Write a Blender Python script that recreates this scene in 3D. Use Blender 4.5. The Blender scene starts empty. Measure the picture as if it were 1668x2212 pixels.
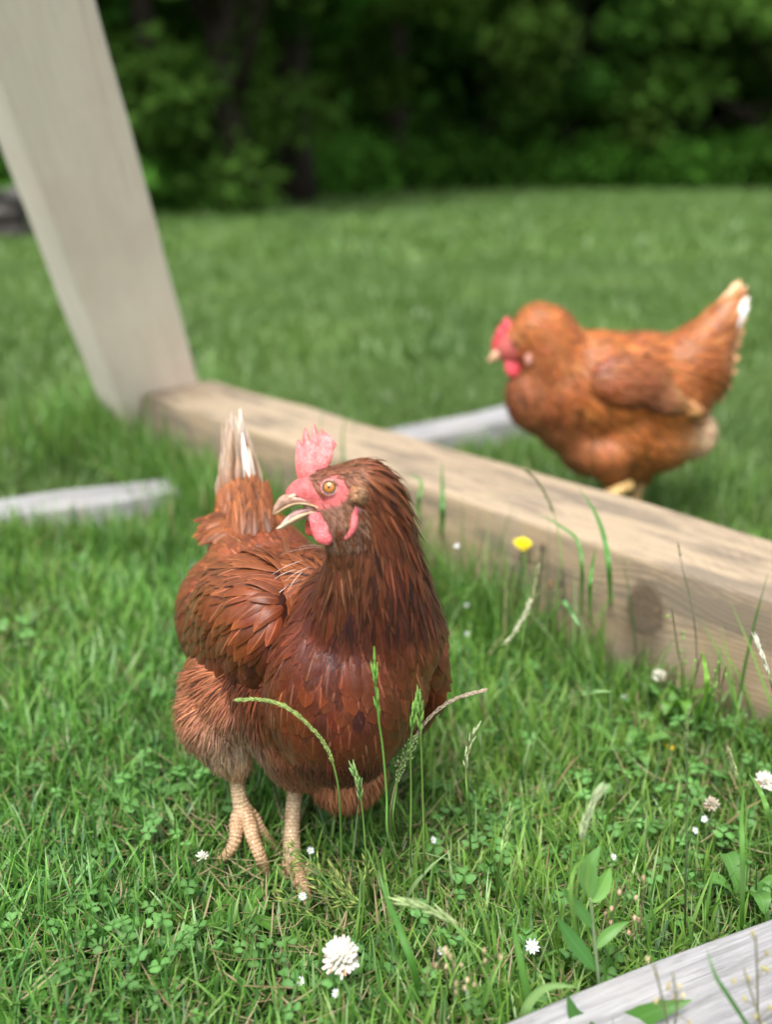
import bpy, bmesh, math, random
import numpy as np
from mathutils import Vector, Matrix, noise
from mathutils.bvhtree import BVHTree

R = math.radians
random.seed(7)
rng = np.random.default_rng(7)
scene = bpy.context.scene
COL = scene.collection

# ------------------------------------------------------------------ camera
CAM_H, FPX, PITCH = 0.56, 2300.0, math.radians(18.42)      # working pixels: the photograph at 1668 x 2212
cam_d = bpy.data.cameras.new('camera')
cam = bpy.data.objects.new('camera', cam_d)
COL.objects.link(cam)
cam.location = (0, 0, CAM_H)
cam.rotation_euler = (math.pi/2 - PITCH, 0, 0)
cam_d.sensor_fit = 'VERTICAL'
cam_d.sensor_height = 36.0
cam_d.lens = 36.0*FPX/2212.0
cam_d.clip_start = 0.05
cam_d.clip_end = 300
cam_d.dof.use_dof = True
cam_d.dof.focus_distance = 0.79
cam_d.dof.aperture_fstop = 2.9
scene.camera = cam

# ------------------------------------------------------------------ light
SUN_EL, SUN_AZ = 60.0, 196.0     # sun_rotation measured clockwise from +Y: behind the camera, to the left
w = bpy.data.worlds.new('World')
scene.world = w
w.use_nodes = True
nt = w.node_tree
nt.nodes.clear()
sky = nt.nodes.new('ShaderNodeTexSky')
sky.sky_type = 'NISHITA'
sky.sun_disc = False
sky.sun_elevation = R(SUN_EL)
sky.sun_rotation = R(SUN_AZ)
sky.air_density = 0.8
sky.dust_density = 3.0
sky.ozone_density = 0.6
bgn = nt.nodes.new('ShaderNodeBackground')
bgn.inputs['Strength'].default_value = 0.15
wo = nt.nodes.new('ShaderNodeOutputWorld')
bw = nt.nodes.new('ShaderNodeRGBToBW'); nt.links.new(sky.outputs[0], bw.inputs[0])      # thin cloud evens out the blue
mxs = nt.nodes.new('ShaderNodeMix'); mxs.data_type = 'RGBA'; mxs.inputs['Factor'].default_value = 0.72
nt.links.new(sky.outputs[0], mxs.inputs['A']); nt.links.new(bw.outputs[0], mxs.inputs['B'])
nt.links.new(mxs.outputs['Result'], bgn.inputs['Color'])
nt.links.new(bgn.outputs[0], wo.inputs[0])
sun_d = bpy.data.lights.new('sun', 'SUN')
sun_d.energy = 1.5
sun_d.angle = R(24)
sun_d.color = (1.0, 0.96, 0.90)
sun = bpy.data.objects.new('sun', sun_d)
COL.objects.link(sun)
_d = Vector((math.sin(R(SUN_AZ))*math.cos(R(SUN_EL)), math.cos(R(SUN_AZ))*math.cos(R(SUN_EL)), math.sin(R(SUN_EL))))
sun.rotation_euler = _d.to_track_quat('Z', 'Y').to_euler()
scene.view_settings.view_transform = 'Standard'
scene.view_settings.look = 'None'
scene.view_settings.gamma = 1.0
scene.view_settings.exposure = 1.25
scene.cycles.max_bounces = 6
scene.cycles.diffuse_bounces = 3
scene.cycles.transmission_bounces = 3
scene.cycles.use_denoising = True

# ------------------------------------------------------------------ geometry helpers
CX = Vector((1, 0, 0))
CU = Vector((0, math.sin(PITCH), math.cos(PITCH)))
CF = Vector((0, math.cos(PITCH), -math.sin(PITCH)))
EYE = Vector((0, 0, CAM_H))
def ray(px, py):
    return (CF + CX*((px-834.0)/FPX) - CU*((py-1106.0)/FPX))
def P(px, py, Y):                      # point seen at a pixel, at world distance Y
    r = ray(px, py)
    return EYE + r*(Y/r.y)
def G(px, py, z=0.0):                  # point seen at a pixel, at height z
    r = ray(px, py)
    return EYE + r*((z-CAM_H)/r.z)
def pxm(p):                            # metres per pixel at a point
    return (Vector(p)-EYE).dot(CF)/FPX

def lnk(o, parent=None):
    COL.objects.link(o)
    if parent is not None:
        o.parent = parent
        o.matrix_parent_inverse = Matrix.Identity(4)
    return o
def tag(o, label=None, cat=None, group=None, kind=None):
    if label: o['label'] = label
    if cat: o['category'] = cat
    if group: o['group'] = group
    if kind: o['kind'] = kind
    return o
def root(name, loc, label, cat, group=None):
    o = bpy.data.objects.new(name, None)
    o.location = loc
    o.empty_display_size = 0.02
    COL.objects.link(o)
    return tag(o, label, cat, group)
def mesh_np(name, V, F, mat, parent=None, uv=None, col=None, smooth=True, local=True):
    """V (n,3), F (m,4) or list; uv (n,2), col (n,3) per vertex. World coords; moved into the parent's frame."""
    V = np.asarray(V, dtype=np.float64)
    if parent is not None and local:
        p = parent; off = np.zeros(3)
        while p is not None:
            off += np.array(p.location); p = p.parent
        V = V - off
    me = bpy.data.meshes.new(name)
    if isinstance(F, np.ndarray):
        m, k = F.shape
        me.vertices.add(len(V)); me.vertices.foreach_set('co', V.astype(np.float32).ravel())
        me.loops.add(m*k); me.loops.foreach_set('vertex_index', F.astype(np.int32).ravel())
        me.polygons.add(m)
        me.polygons.foreach_set('loop_start', (np.arange(m)*k).astype(np.int32))
        me.polygons.foreach_set('loop_total', np.full(m, k, dtype=np.int32))
        me.update(calc_edges=True)
        li = F.ravel()
    else:
        me.from_pydata([tuple(v) for v in V], [], F)
        me.update()
        li = np.zeros(len(me.loops), dtype=np.int32); me.loops.foreach_get('vertex_index', li)
    if smooth:
        me.polygons.foreach_set('use_smooth', np.ones(len(me.polygons), dtype=bool))
    if uv is not None:
        l = me.uv_layers.new(name='UVMap')
        l.data.foreach_set('uv', np.asarray(uv, dtype=np.float32)[li].ravel())
    if col is not None:
        a = me.color_attributes.new('Col', 'FLOAT_COLOR', 'POINT')
        c = np.ones((len(V), 4), dtype=np.float32); c[:, :3] = col
        a.data.foreach_set('color', c.ravel())
    me.materials.append(mat)
    o = bpy.data.objects.new(name, me)
    lnk(o, parent)
    return o

def tube_data(pts, rad, n=8, close=True, flat=None):
    pts = [Vector(p) for p in pts]
    V = []; F = []; UV = []
    t0 = (pts[1]-pts[0]).normalized()
    a = t0.orthogonal().normalized() if flat is None else (flat - t0*flat.dot(t0)).normalized()
    L = 0
    for i, p in enumerate(pts):
        if i == 0: t = pts[1]-pts[0]
        elif i == len(pts)-1: t = pts[-1]-pts[-2]
        else: t = pts[i+1]-pts[i-1]
        t.normalize()
        a = (a - t*a.dot(t)).normalized(); b = t.cross(a)
        if i: L += (pts[i]-pts[i-1]).length
        r = rad[i]
        r1, r2 = (r, r) if not isinstance(r, tuple) else r
        for k in range(n):
            th = 2*math.pi*k/n
            V.append(p + a*(r1*math.cos(th)) + b*(r2*math.sin(th)))
            UV.append((k/n, L))
    for i in range(len(pts)-1):
        for k in range(n):
            F.append((i*n+k, i*n+(k+1) % n, (i+1)*n+(k+1) % n, (i+1)*n+k))
    if close:
        F.append(tuple(range(n))[::-1]); F.append(tuple((len(pts)-1)*n+k for k in range(n)))
    return V, F, UV
class MB:
    def __init__(s): s.V = []; s.F = []; s.UV = []; s.C = []
    def add(s, V, F, UV=None, col=(1, 1, 1)):
        b = len(s.V)
        s.V += [tuple(v) for v in V]
        s.F += [tuple(b+i for i in f) for f in F]
        s.UV += list(UV) if UV is not None else [(0, 0)]*len(V)
        s.C += [tuple(col)]*len(V)
    def tube(s, pts, rad, n=8, col=(1, 1, 1), close=True, flat=None):
        s.add(*tube_data(pts, rad, n, close, flat), col=col)
    def ball(s, c, r, col=(1, 1, 1), axes=None, seg=12, rings=8):
        c = Vector(c)
        r = (r, r, r) if not isinstance(r, (tuple, list)) else r
        ax = axes or (Vector((1, 0, 0)), Vector((0, 1, 0)), Vector((0, 0, 1)))
        V = []; F = []; UV = []
        for i in range(rings+1):
            ph = math.pi*i/rings
            for k in range(seg):
                th = 2*math.pi*k/seg
                V.append(c + ax[0]*(r[0]*math.sin(ph)*math.cos(th)) + ax[1]*(r[1]*math.sin(ph)*math.sin(th)) + ax[2]*(r[2]*math.cos(ph)))
                UV.append((k/seg, i/rings))
        for i in range(rings):
            for k in range(seg):
                F.append((i*seg+k, (i+1)*seg+k, (i+1)*seg+(k+1) % seg, i*seg+(k+1) % seg))
        s.add(V, F, UV, col)
    def build(s, name, mat, parent=None, smooth=True):
        o = mesh_np(name, np.array(s.V), s.F, mat, parent, uv=s.UV, col=np.array(s.C), smooth=smooth)
        return o

def spline(pts, n):
    """Catmull-Rom through the points, n samples."""
    P_ = [np.array(p, dtype=float) for p in pts]
    P_ = [2*P_[0]-P_[1]] + P_ + [2*P_[-1]-P_[-2]]
    out = []
    m = len(P_)-3
    for t in np.linspace(0, m-1e-6, n):
        i = int(t); f = t-i
        a, b, c, d = P_[i:i+4]
        out.append(0.5*((2*b) + (-a+c)*f + (2*a-5*b+4*c-d)*f*f + (-a+3*b-3*c+d)*f**3))
    return out

# ------------------------------------------------------------------ materials
def mat_new(name):
    m = bpy.data.materials.new(name); m.use_nodes = True
    nt = m.node_tree
    b = nt.nodes['Principled BSDF']
    return m, nt, b
def N(nt, t, **kw):
    n = nt.nodes.new(t)
    for k, v in kw.items(): setattr(n, k, v)
    return n
def lk(nt, a, b): nt.links.new(a, b)
def noise_n(nt, vec, scale, detail=3, rough=0.5, dist=0.0):
    n = N(nt, 'ShaderNodeTexNoise')
    n.inputs['Scale'].default_value = scale; n.inputs['Detail'].default_value = detail
    n.inputs['Roughness'].default_value = rough; n.inputs['Distortion'].default_value = dist
    if vec is not None: lk(nt, vec, n.inputs['Vector'])
    return n
def ramp(nt, fac, stops, interp='LINEAR'):
    r = N(nt, 'ShaderNodeValToRGB'); r.color_ramp.interpolation = interp
    e = r.color_ramp.elements
    while len(e) < len(stops): e.new(0.5)
    for i, (p, c) in enumerate(stops):
        e[i].position = p
        e[i].color = (*c, 1) if not isinstance(c, (int, float)) else (c, c, c, 1)
    lk(nt, fac, r.inputs['Fac'])
    return r
def mix(nt, fac, a, b, mode='MIX'):
    m = N(nt, 'ShaderNodeMix', data_type='RGBA', blend_type=mode)
    for s, v in ((m.inputs['Factor'], fac), (m.inputs['A'], a), (m.inputs['B'], b)):
        if isinstance(v, bpy.types.NodeSocket): lk(nt, v, s)
        elif isinstance(v, (int, float)): s.default_value = v
        else: s.default_value = (*v, 1)
    return m.outputs['Result']
def math_n(nt, op, a, b=None, c=None):
    m = N(nt, 'ShaderNodeMath', operation=op)
    for i, v in enumerate((a, b, c)):
        if v is None: continue
        if isinstance(v, bpy.types.NodeSocket): lk(nt, v, m.inputs[i])
        else: m.inputs[i].default_value = v
    return m.outputs[0]
def bump(nt, b, h, strength=0.3, dist=0.002):
    n = N(nt, 'ShaderNodeBump'); n.inputs['Strength'].default_value = strength; n.inputs['Distance'].default_value = dist
    lk(nt, h, n.inputs['Height']); lk(nt, n.outputs[0], b.inputs['Normal'])
def attr(nt, name='Col'):
    a = N(nt, 'ShaderNodeAttribute'); a.attribute_name = name; return a

def mat_feather(name, streak=0.5, rim=0.5, spec=0.4, rough=0.4):
    m, nt, b = mat_new(name)
    c = attr(nt).outputs['Color']
    uv = N(nt, 'ShaderNodeUVMap'); uv.uv_map = 'UVMap'
    sp = N(nt, 'ShaderNodeSeparateXYZ'); lk(nt, uv.outputs[0], sp.inputs[0])
    fr = math_n(nt, 'FRACT', sp.outputs['X'])                      # across 0.02..0.98, integer part = feather number
    u = math_n(nt, 'ABSOLUTE', math_n(nt, 'SUBTRACT', math_n(nt, 'MULTIPLY', fr, 2.0), 1.0))
    v = sp.outputs['Y']
    # barbs: streaks running obliquely from the shaft outwards
    cb = N(nt, 'ShaderNodeCombineXYZ')
    lk(nt, math_n(nt, 'SUBTRACT', math_n(nt, 'MULTIPLY', v, 26.0), math_n(nt, 'MULTIPLY', u, 9.0)), cb.inputs[0])
    lk(nt, math_n(nt, 'MULTIPLY', u, 1.5), cb.inputs[1])
    lk(nt, math_n(nt, 'FLOOR', sp.outputs['X']), cb.inputs[2])
    nb = noise_n(nt, cb.outputs[0], 1.6, 3, 0.65)
    sb = ramp(nt, nb.outputs['Fac'], [(0.3, 0.62), (0.72, 1.40)])
    c1 = mix(nt, 1.0, c, sb.outputs['Color'], 'MULTIPLY')
    # paler rim and tip, pale shaft
    edge = ramp(nt, u, [(0.62, 0.0), (0.97, 1.0)])
    tip = ramp(nt, v, [(0.72, 0.0), (0.97, 1.0)])
    e = math_n(nt, 'MAXIMUM', math_n(nt, 'MULTIPLY', edge.outputs['Color'], 0.75), tip.outputs['Color'])
    pale = mix(nt, 1.0, mix(nt, 1.0, c, (2.0, 2.1, 2.0), 'MULTIPLY'), (0.02, 0.010, 0.004), 'ADD')
    c2 = mix(nt, math_n(nt, 'MULTIPLY', e, rim), c1, pale)
    sh = ramp(nt, u, [(0.0, 1.0), (0.14, 0.0)])
    sv = ramp(nt, v, [(0.1, 0.2), (0.5, 1.0)])
    wn = N(nt, 'ShaderNodeTexWhiteNoise', noise_dimensions='1D'); lk(nt, math_n(nt, 'FLOOR', sp.outputs['X']), wn.inputs['W'])
    few = math_n(nt, 'POWER', wn.outputs['Value'], 3.0)
    sf = math_n(nt, 'MULTIPLY', math_n(nt, 'MULTIPLY', sh.outputs['Color'], sv.outputs['Color']), math_n(nt, 'MULTIPLY', few, streak))
    c3 = mix(nt, sf, c2, mix(nt, 1.0, mix(nt, 1.0, c, (3, 3.4, 3.8), 'MULTIPLY'), (0.12, 0.08, 0.05), 'ADD'))
    lk(nt, c3, b.inputs['Base Color'])
    b.inputs['Roughness'].default_value = rough
    b.inputs['Specular IOR Level'].default_value = spec
    b.inputs['Sheen Weight'].default_value = 0.03
    b.inputs['Sheen Roughness'].default_value = 0.4
    b.inputs['Sheen Tint'].default_value = (1.0, 0.75, 0.55, 1)
    bump(nt, b, nb.outputs['Fac'], 0.35, 0.0004)
    return m
def mat_skin(name, tint=(1, 1, 1), rough=0.42, sss=0.15, bumps=900.0, spots=True, rad=(0.004, 0.0015, 0.001)):
    m, nt, b = mat_new(name)
    tc = N(nt, 'ShaderNodeTexCoord')
    c = attr(nt).outputs['Color']
    n1 = noise_n(nt, tc.outputs['Object'], 180, 4, 0.6)
    r1 = ramp(nt, n1.outputs['Fac'], [(0.32, (0.82, 0.66, 0.66)), (0.7, (1.15, 1.5, 1.45))])
    c1 = mix(nt, 1.0, c, r1.outputs['Color'], 'MULTIPLY')
    if spots:
        vo = N(nt, 'ShaderNodeTexVoronoi'); vo.inputs['Scale'].default_value = 420; lk(nt, tc.outputs['Object'], vo.inputs['Vector'])
        rs = ramp(nt, vo.outputs['Distance'], [(0.05, 1.0), (0.4, 0.0)])
        c1 = mix(nt, math_n(nt, 'MULTIPLY', rs.outputs['Color'], 0.4), c1, mix(nt, 1.0, c, (1.5, 2.2, 2.0), 'MULTIPLY'))
    lk(nt, c1, b.inputs['Base Color'])
    b.inputs['Roughness'].default_value = rough
    b.inputs['Subsurface Weight'].default_value = sss
    b.inputs['Subsurface Radius'].default_value = rad
    b.inputs['Subsurface Scale'].default_value = 1.0
    n2 = N(nt, 'ShaderNodeTexVoronoi'); n2.inputs['Scale'].default_value = bumps; lk(nt, tc.outputs['Object'], n2.inputs['Vector'])
    bump(nt, b, n2.outputs['Distance'], 0.5, 0.0008)
    return m
def mat_scale(name):
    m, nt, b = mat_new(name)
    tc = N(nt, 'ShaderNodeTexCoord')
    mp = N(nt, 'ShaderNodeMapping'); mp.inputs['Scale'].default_value = (1, 1, .62); lk(nt, tc.outputs['Object'], mp.inputs['Vector'])
    vo = N(nt, 'ShaderNodeTexVoronoi', feature='DISTANCE_TO_EDGE'); vo.inputs['Scale'].default_value = 300; lk(nt, mp.outputs[0], vo.inputs['Vector'])
    n1 = noise_n(nt, tc.outputs['Object'], 120, 4, 0.6)
    e = ramp(nt, vo.outputs['Distance'], [(0.0, (0.30, 0.19, 0.13)), (0.14, (1, 1, 1))])
    c = mix(nt, 1.0, attr(nt).outputs['Color'], ramp(nt, n1.outputs['Fac'], [(0.3, (0.75, 0.68, 0.62)), (0.7, (1.15, 1.15, 1.15))]).outputs['Color'], 'MULTIPLY')
    uvn = N(nt, 'ShaderNodeUVMap'); uvn.uv_map = 'UVMap'; sp = N(nt, 'ShaderNodeSeparateXYZ'); lk(nt, uvn.outputs[0], sp.inputs[0])
    band = math_n(nt, 'ADD', math_n(nt, 'MULTIPLY', math_n(nt, 'COSINE', math_n(nt, 'MULTIPLY', sp.outputs['Y'], 6.2832/0.0030)), 0.5), 0.5)
    bd = ramp(nt, band, [(0.0, (0.42, 0.27, 0.18)), (0.28, (1, 1, 1))])
    c = mix(nt, 0.65, c, mix(nt, 1.0, c, bd.outputs['Color'], 'MULTIPLY'))
    lk(nt, mix(nt, 0.5, c, mix(nt, 1.0, c, e.outputs['Color'], 'MULTIPLY')), b.inputs['Base Color'])
    b.inputs['Roughness'].default_value = 0.42
    b.inputs['Subsurface Weight'].default_value = 0.05; b.inputs['Subsurface Radius'].default_value = (.003, .0015, .001); b.inputs['Subsurface Scale'].default_value = 1.0
    bump(nt, b, ramp(nt, vo.outputs['Distance'], [(0.0, 0.0), (0.15, 1.0)]).outputs['Color'], 0.6, 0.0007)
    return m
def mat_plain(name, rough=0.5, spec=0.5, noise_s=300, amt=0.3, trans=0.0, sss=0.0):
    m, nt, b = mat_new(name)
    tc = N(nt, 'ShaderNodeTexCoord')
    n1 = noise_n(nt, tc.outputs['Object'], noise_s, 3)
    r1 = ramp(nt, n1.outputs['Fac'], [(0.3, 1-amt), (0.7, 1+amt)])
    lk(nt, mix(nt, 1.0, attr(nt).outputs['Color'], r1.outputs['Color'], 'MULTIPLY'), b.inputs['Base Color'])
    b.inputs['Roughness'].default_value = rough
    b.inputs['Specular IOR Level'].default_value = spec
    if sss:
        b.inputs['Subsurface Weight'].default_value = sss
        b.inputs['Subsurface Radius'].default_value = (0.002, 0.001, 0.0006)
        b.inputs['Subsurface Scale'].default_value = 1.0
    bump(nt, b, n1.outputs['Fac'], 0.25, 0.001)
    return m
def mat_leaf(name, trans=0.35, rough=0.42, vein=0.0, spec=0.35):
    """blade / leaf: diffuse + a little light passing through; colour from the attribute, veins from UV."""
    m, nt, b = mat_new(name)
    c = attr(nt).outputs['Color']
    uv = N(nt, 'ShaderNodeUVMap'); uv.uv_map = 'UVMap'
    sp = N(nt, 'ShaderNodeSeparateXYZ'); lk(nt, uv.outputs[0], sp.inputs[0])
    if vein:
        fr = math_n(nt, 'ABSOLUTE', math_n(nt, 'SUBTRACT', math_n(nt, 'MULTIPLY', sp.outputs['X'], 2.0), 1.0))
        mid = ramp(nt, fr, [(0.0, 1.0), (0.12, 0.0)])
        c = mix(nt, math_n(nt, 'MULTIPLY', mid.outputs['Color'], vein), c, mix(nt, 1.0, c, (1.9, 1.6, 2.2), 'MULTIPLY'))
    lk(nt, c, b.inputs['Base Color'])
    b.inputs['Roughness'].default_value = rough
    b.inputs['Specular IOR Level'].default_value = spec
    tr = N(nt, 'ShaderNodeBsdfTranslucent')
    lk(nt, mix(nt, 1.0, c, (1.3, 1.5, 0.6), 'MULTIPLY'), tr.inputs['Color'])
    ms = N(nt, 'ShaderNodeMixShader'); ms.inputs[0].default_value = trans
    lk(nt, b.outputs[0], ms.inputs[1]); lk(nt, tr.outputs[0], ms.inputs[2])
    lk(nt, ms.outputs[0], nt.nodes['Material Output'].inputs['Surface'])
    return m

def mat_wood(name, base, dark, pale, grain_dir_scale=(2.0, 34.0, 34.0), knot=None, weather=0.0, blotch=(0.5, 0.5, 0.5), blotch_amt=0.3, stain=0.7, top=None):
    """timber whose grain runs along the object's local X. knot = (x, z, radius) on the face."""
    m, nt, b = mat_new(name)
    tc = N(nt, 'ShaderNodeTexCoord')
    ob = tc.outputs['Object']
    sp = N(nt, 'ShaderNodeSeparateXYZ'); lk(nt, ob, sp.inputs[0])
    X, Y, Z = sp.outputs
    if knot:
        kx, kz, kr = knot
        dx = math_n(nt, 'SUBTRACT', X, kx); dz = math_n(nt, 'SUBTRACT', Z, kz)
        r2 = math_n(nt, 'ADD', math_n(nt, 'POWER', math_n(nt, 'ABSOLUTE', math_n(nt, 'DIVIDE', dx, kr*1.9)), 2.0),
                    math_n(nt, 'POWER', math_n(nt, 'ABSOLUTE', math_n(nt, 'DIVIDE', dz, kr*1.9)), 2.0))
        bul = math_n(nt, 'EXPONENT', math_n(nt, 'MULTIPLY', r2, -1.0))
        Zg = math_n(nt, 'DIVIDE', dz, math_n(nt, 'ADD', math_n(nt, 'MULTIPLY', bul, 1.9), 1.0))
    else:
        Zg = Z
    cb = N(nt, 'ShaderNodeCombineXYZ')
    lk(nt, math_n(nt, 'MULTIPLY', X, grain_dir_scale[0]), cb.inputs[0])
    lk(nt, math_n(nt, 'MULTIPLY', Y, grain_dir_scale[1]), cb.inputs[1])
    lk(nt, math_n(nt, 'MULTIPLY', Zg, grain_dir_scale[2]), cb.inputs[2])
    wcb = N(nt, 'ShaderNodeCombineXYZ'); lk(nt, math_n(nt, 'MULTIPLY', X, 1.6), wcb.inputs[0]); lk(nt, math_n(nt, 'MULTIPLY', Y, 7.0), wcb.inputs[1]); lk(nt, math_n(nt, 'MULTIPLY', Zg, 7.0), wcb.inputs[2])
    warp = noise_n(nt, wcb.outputs[0], 1.6, 3, 0.6)
    # growth rings: iso-lines of a slowly tilting plane
    ring = math_n(nt, 'ADD', math_n(nt, 'MULTIPLY', Zg, 1150.0), math_n(nt, 'MULTIPLY', Y, 420.0))
    ring = math_n(nt, 'ADD', ring, math_n(nt, 'MULTIPLY', warp.outputs['Fac'], 22.0))
    wv = math_n(nt, 'SINE', ring)
    rr0 = ramp(nt, math_n(nt, 'ADD', math_n(nt, 'MULTIPLY', wv, 0.5), 0.5), [(0.0, 0.0), (0.74, 0.1), (0.96, 1.0)])
    rmod = noise_n(nt, wcb.outputs[0], 3.5, 3, 0.6)
    rr = mix(nt, 1.0, rr0.outputs['Color'], ramp(nt, rmod.outputs['Fac'], [(0.35, 0.15), (0.65, 1.0)]).outputs['Color'], 'MULTIPLY')
    fine = noise_n(nt, cb.outputs[0], 6, 5, 0.75)
    mid = noise_n(nt, cb.outputs[0], 1.4, 3, 0.6)
    bl = noise_n(nt, ob, 9, 3, 0.6)
    c = mix(nt, ramp(nt, fine.outputs['Fac'], [(0.3, 0.0), (0.7, 1.0)]).outputs['Color'], base, pale)
    c = mix(nt, ramp(nt, mid.outputs['Fac'], [(0.42, 0.0), (0.62, 1.0)]).outputs['Color'], c, mix(nt, 0.5, c, base))
    c = mix(nt, math_n(nt, 'MULTIPLY', rr, 1.0*(1-weather)), c, dark)
    c = mix(nt, math_n(nt, 'MULTIPLY', ramp(nt, bl.outputs['Fac'], [(0.5, 0.0), (0.7, 1.0)]).outputs['Color'], blotch_amt), c, blotch)
    if top:                                            # upper face mixed towards a second, paler tone
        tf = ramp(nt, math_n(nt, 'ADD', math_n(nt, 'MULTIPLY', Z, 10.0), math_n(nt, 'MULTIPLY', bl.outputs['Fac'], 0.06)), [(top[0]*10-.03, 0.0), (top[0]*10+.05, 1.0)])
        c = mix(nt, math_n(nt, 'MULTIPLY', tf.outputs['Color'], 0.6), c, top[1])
    # cracks: thin dark lines along the grain
    cb2 = N(nt, 'ShaderNodeCombineXYZ')
    lk(nt, math_n(nt, 'MULTIPLY', X, 3.0), cb2.inputs[0]); lk(nt, math_n(nt, 'MULTIPLY', Y, 75.0), cb2.inputs[1]); lk(nt, math_n(nt, 'MULTIPLY', Zg, 75.0), cb2.inputs[2])
    cr = noise_n(nt, cb2.outputs[0], 1.3, 4, 0.6)
    crk = ramp(nt, cr.outputs['Fac'], [(0.28, 1.0), (0.38, 0.0)])
    c = mix(nt, math_n(nt, 'MULTIPLY', crk.outputs['Color'], 0.75), c, dark)
    # mildew: dark elongated stains
    cb3 = N(nt, 'ShaderNodeCombineXYZ')
    lk(nt, math_n(nt, 'MULTIPLY', X, 5.0), cb3.inputs[0]); lk(nt, math_n(nt, 'MULTIPLY', Y, 30.0), cb3.inputs[1]); lk(nt, math_n(nt, 'MULTIPLY', Z, 22.0), cb3.inputs[2])
    st = noise_n(nt, cb3.outputs[0], 1.0, 5, 0.75)
    stn = ramp(nt, st.outputs['Fac'], [(0.47, 0.0), (0.58, 1.0)])
    c = mix(nt, math_n(nt, 'MULTIPLY', stn.outputs['Color'], stain), c, (0.10, 0.095, 0.085))
    hgt = math_n(nt, 'SUBTRACT', fine.outputs['Fac'], math_n(nt, 'MULTIPLY', crk.outputs['Color'], 1.2))
    if knot:
        rk = math_n(nt, 'SQRT', math_n(nt, 'ADD', math_n(nt, 'POWER', math_n(nt, 'ABSOLUTE', math_n(nt, 'DIVIDE', dx, kr*0.8)), 2.0),
                    math_n(nt, 'POWER', math_n(nt, 'ABSOLUTE', math_n(nt, 'DIVIDE', dz, kr)), 2.0)))
        nz = noise_n(nt, ob, 45, 5, 0.75)
        rk2 = math_n(nt, 'ADD', rk, math_n(nt, 'MULTIPLY', math_n(nt, 'SUBTRACT', nz.outputs['Fac'], 0.5), 1.0))
        km = ramp(nt, rk2, [(0.85, 1.0), (1.12, 0.0)])
        kring = math_n(nt, 'SINE', math_n(nt, 'MULTIPLY', rk2, 22.0))
        kc = mix(nt, math_n(nt, 'MULTIPLY', math_n(nt, 'ADD', math_n(nt, 'MULTIPLY', kring, 0.35), 0.45), ramp(nt, nz.outputs['Fac'], [(0.35, 0.2), (0.65, 1.3)]).outputs['Color']), (0.008, 0.0065, 0.006), (0.085, 0.065, 0.05))
        rn = noise_n(nt, ob, 170, 4, 0.75)
        kc = mix(nt, ramp(nt, rn.outputs['Fac'], [(0.60, 0.0), (0.68, 1.0)]).outputs['Color'], kc, (0.36, 0.18, 0.08))
        c = mix(nt, km.outputs['Color'], c, kc)
        c = mix(nt, ramp(nt, math_n(nt, 'ABSOLUTE', math_n(nt, 'SUBTRACT', rk2, 0.95)), [(0.0, 0.85), (0.22, 0.0)]).outputs['Color'], c, (0.02, 0.016, 0.013))
        # stain that has run down from the knot
        dn = ramp(nt, math_n(nt, 'DIVIDE', math_n(nt, 'MULTIPLY', dz, -1.0), kr*3.2), [(0.0, 0.0), (0.22, 1.0), (0.8, 0.5), (1.0, 0.0)])
        sd = ramp(nt, math_n(nt, 'ADD', math_n(nt, 'ABSOLUTE', math_n(nt, 'DIVIDE', dx, kr*1.5)), math_n(nt, 'MULTIPLY', math_n(nt, 'SUBTRACT', nz.outputs['Fac'], 0.5), 0.8)), [(0.3, 1.0), (0.85, 0.0)])
        c = mix(nt, math_n(nt, 'MULTIPLY', math_n(nt, 'MULTIPLY', dn.outputs['Color'], sd.outputs['Color']), 0.92), c, (0.06, 0.048, 0.04))
        hal = ramp(nt, rk2, [(1.0, 1.0), (1.8, 0.0)])
        c = mix(nt, math_n(nt, 'MULTIPLY', hal.outputs['Color'], 0.35), c, (0.3, 0.22, 0.14))
        hgt = math_n(nt, 'ADD', hgt, math_n(nt, 'MULTIPLY', km.outputs['Color'], math_n(nt, 'MULTIPLY', rn.outputs['Fac'], 3.0)))
    hgt = math_n(nt, 'SUBTRACT', hgt, math_n(nt, 'MULTIPLY', rr, 0.5))
    lk(nt, c, b.inputs['Base Color'])
    b.inputs['Roughness'].default_value = 0.78
    b.inputs['Specular IOR Level'].default_value = 0.25
    bump(nt, b, hgt, 0.55, 0.0016)
    return m

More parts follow.
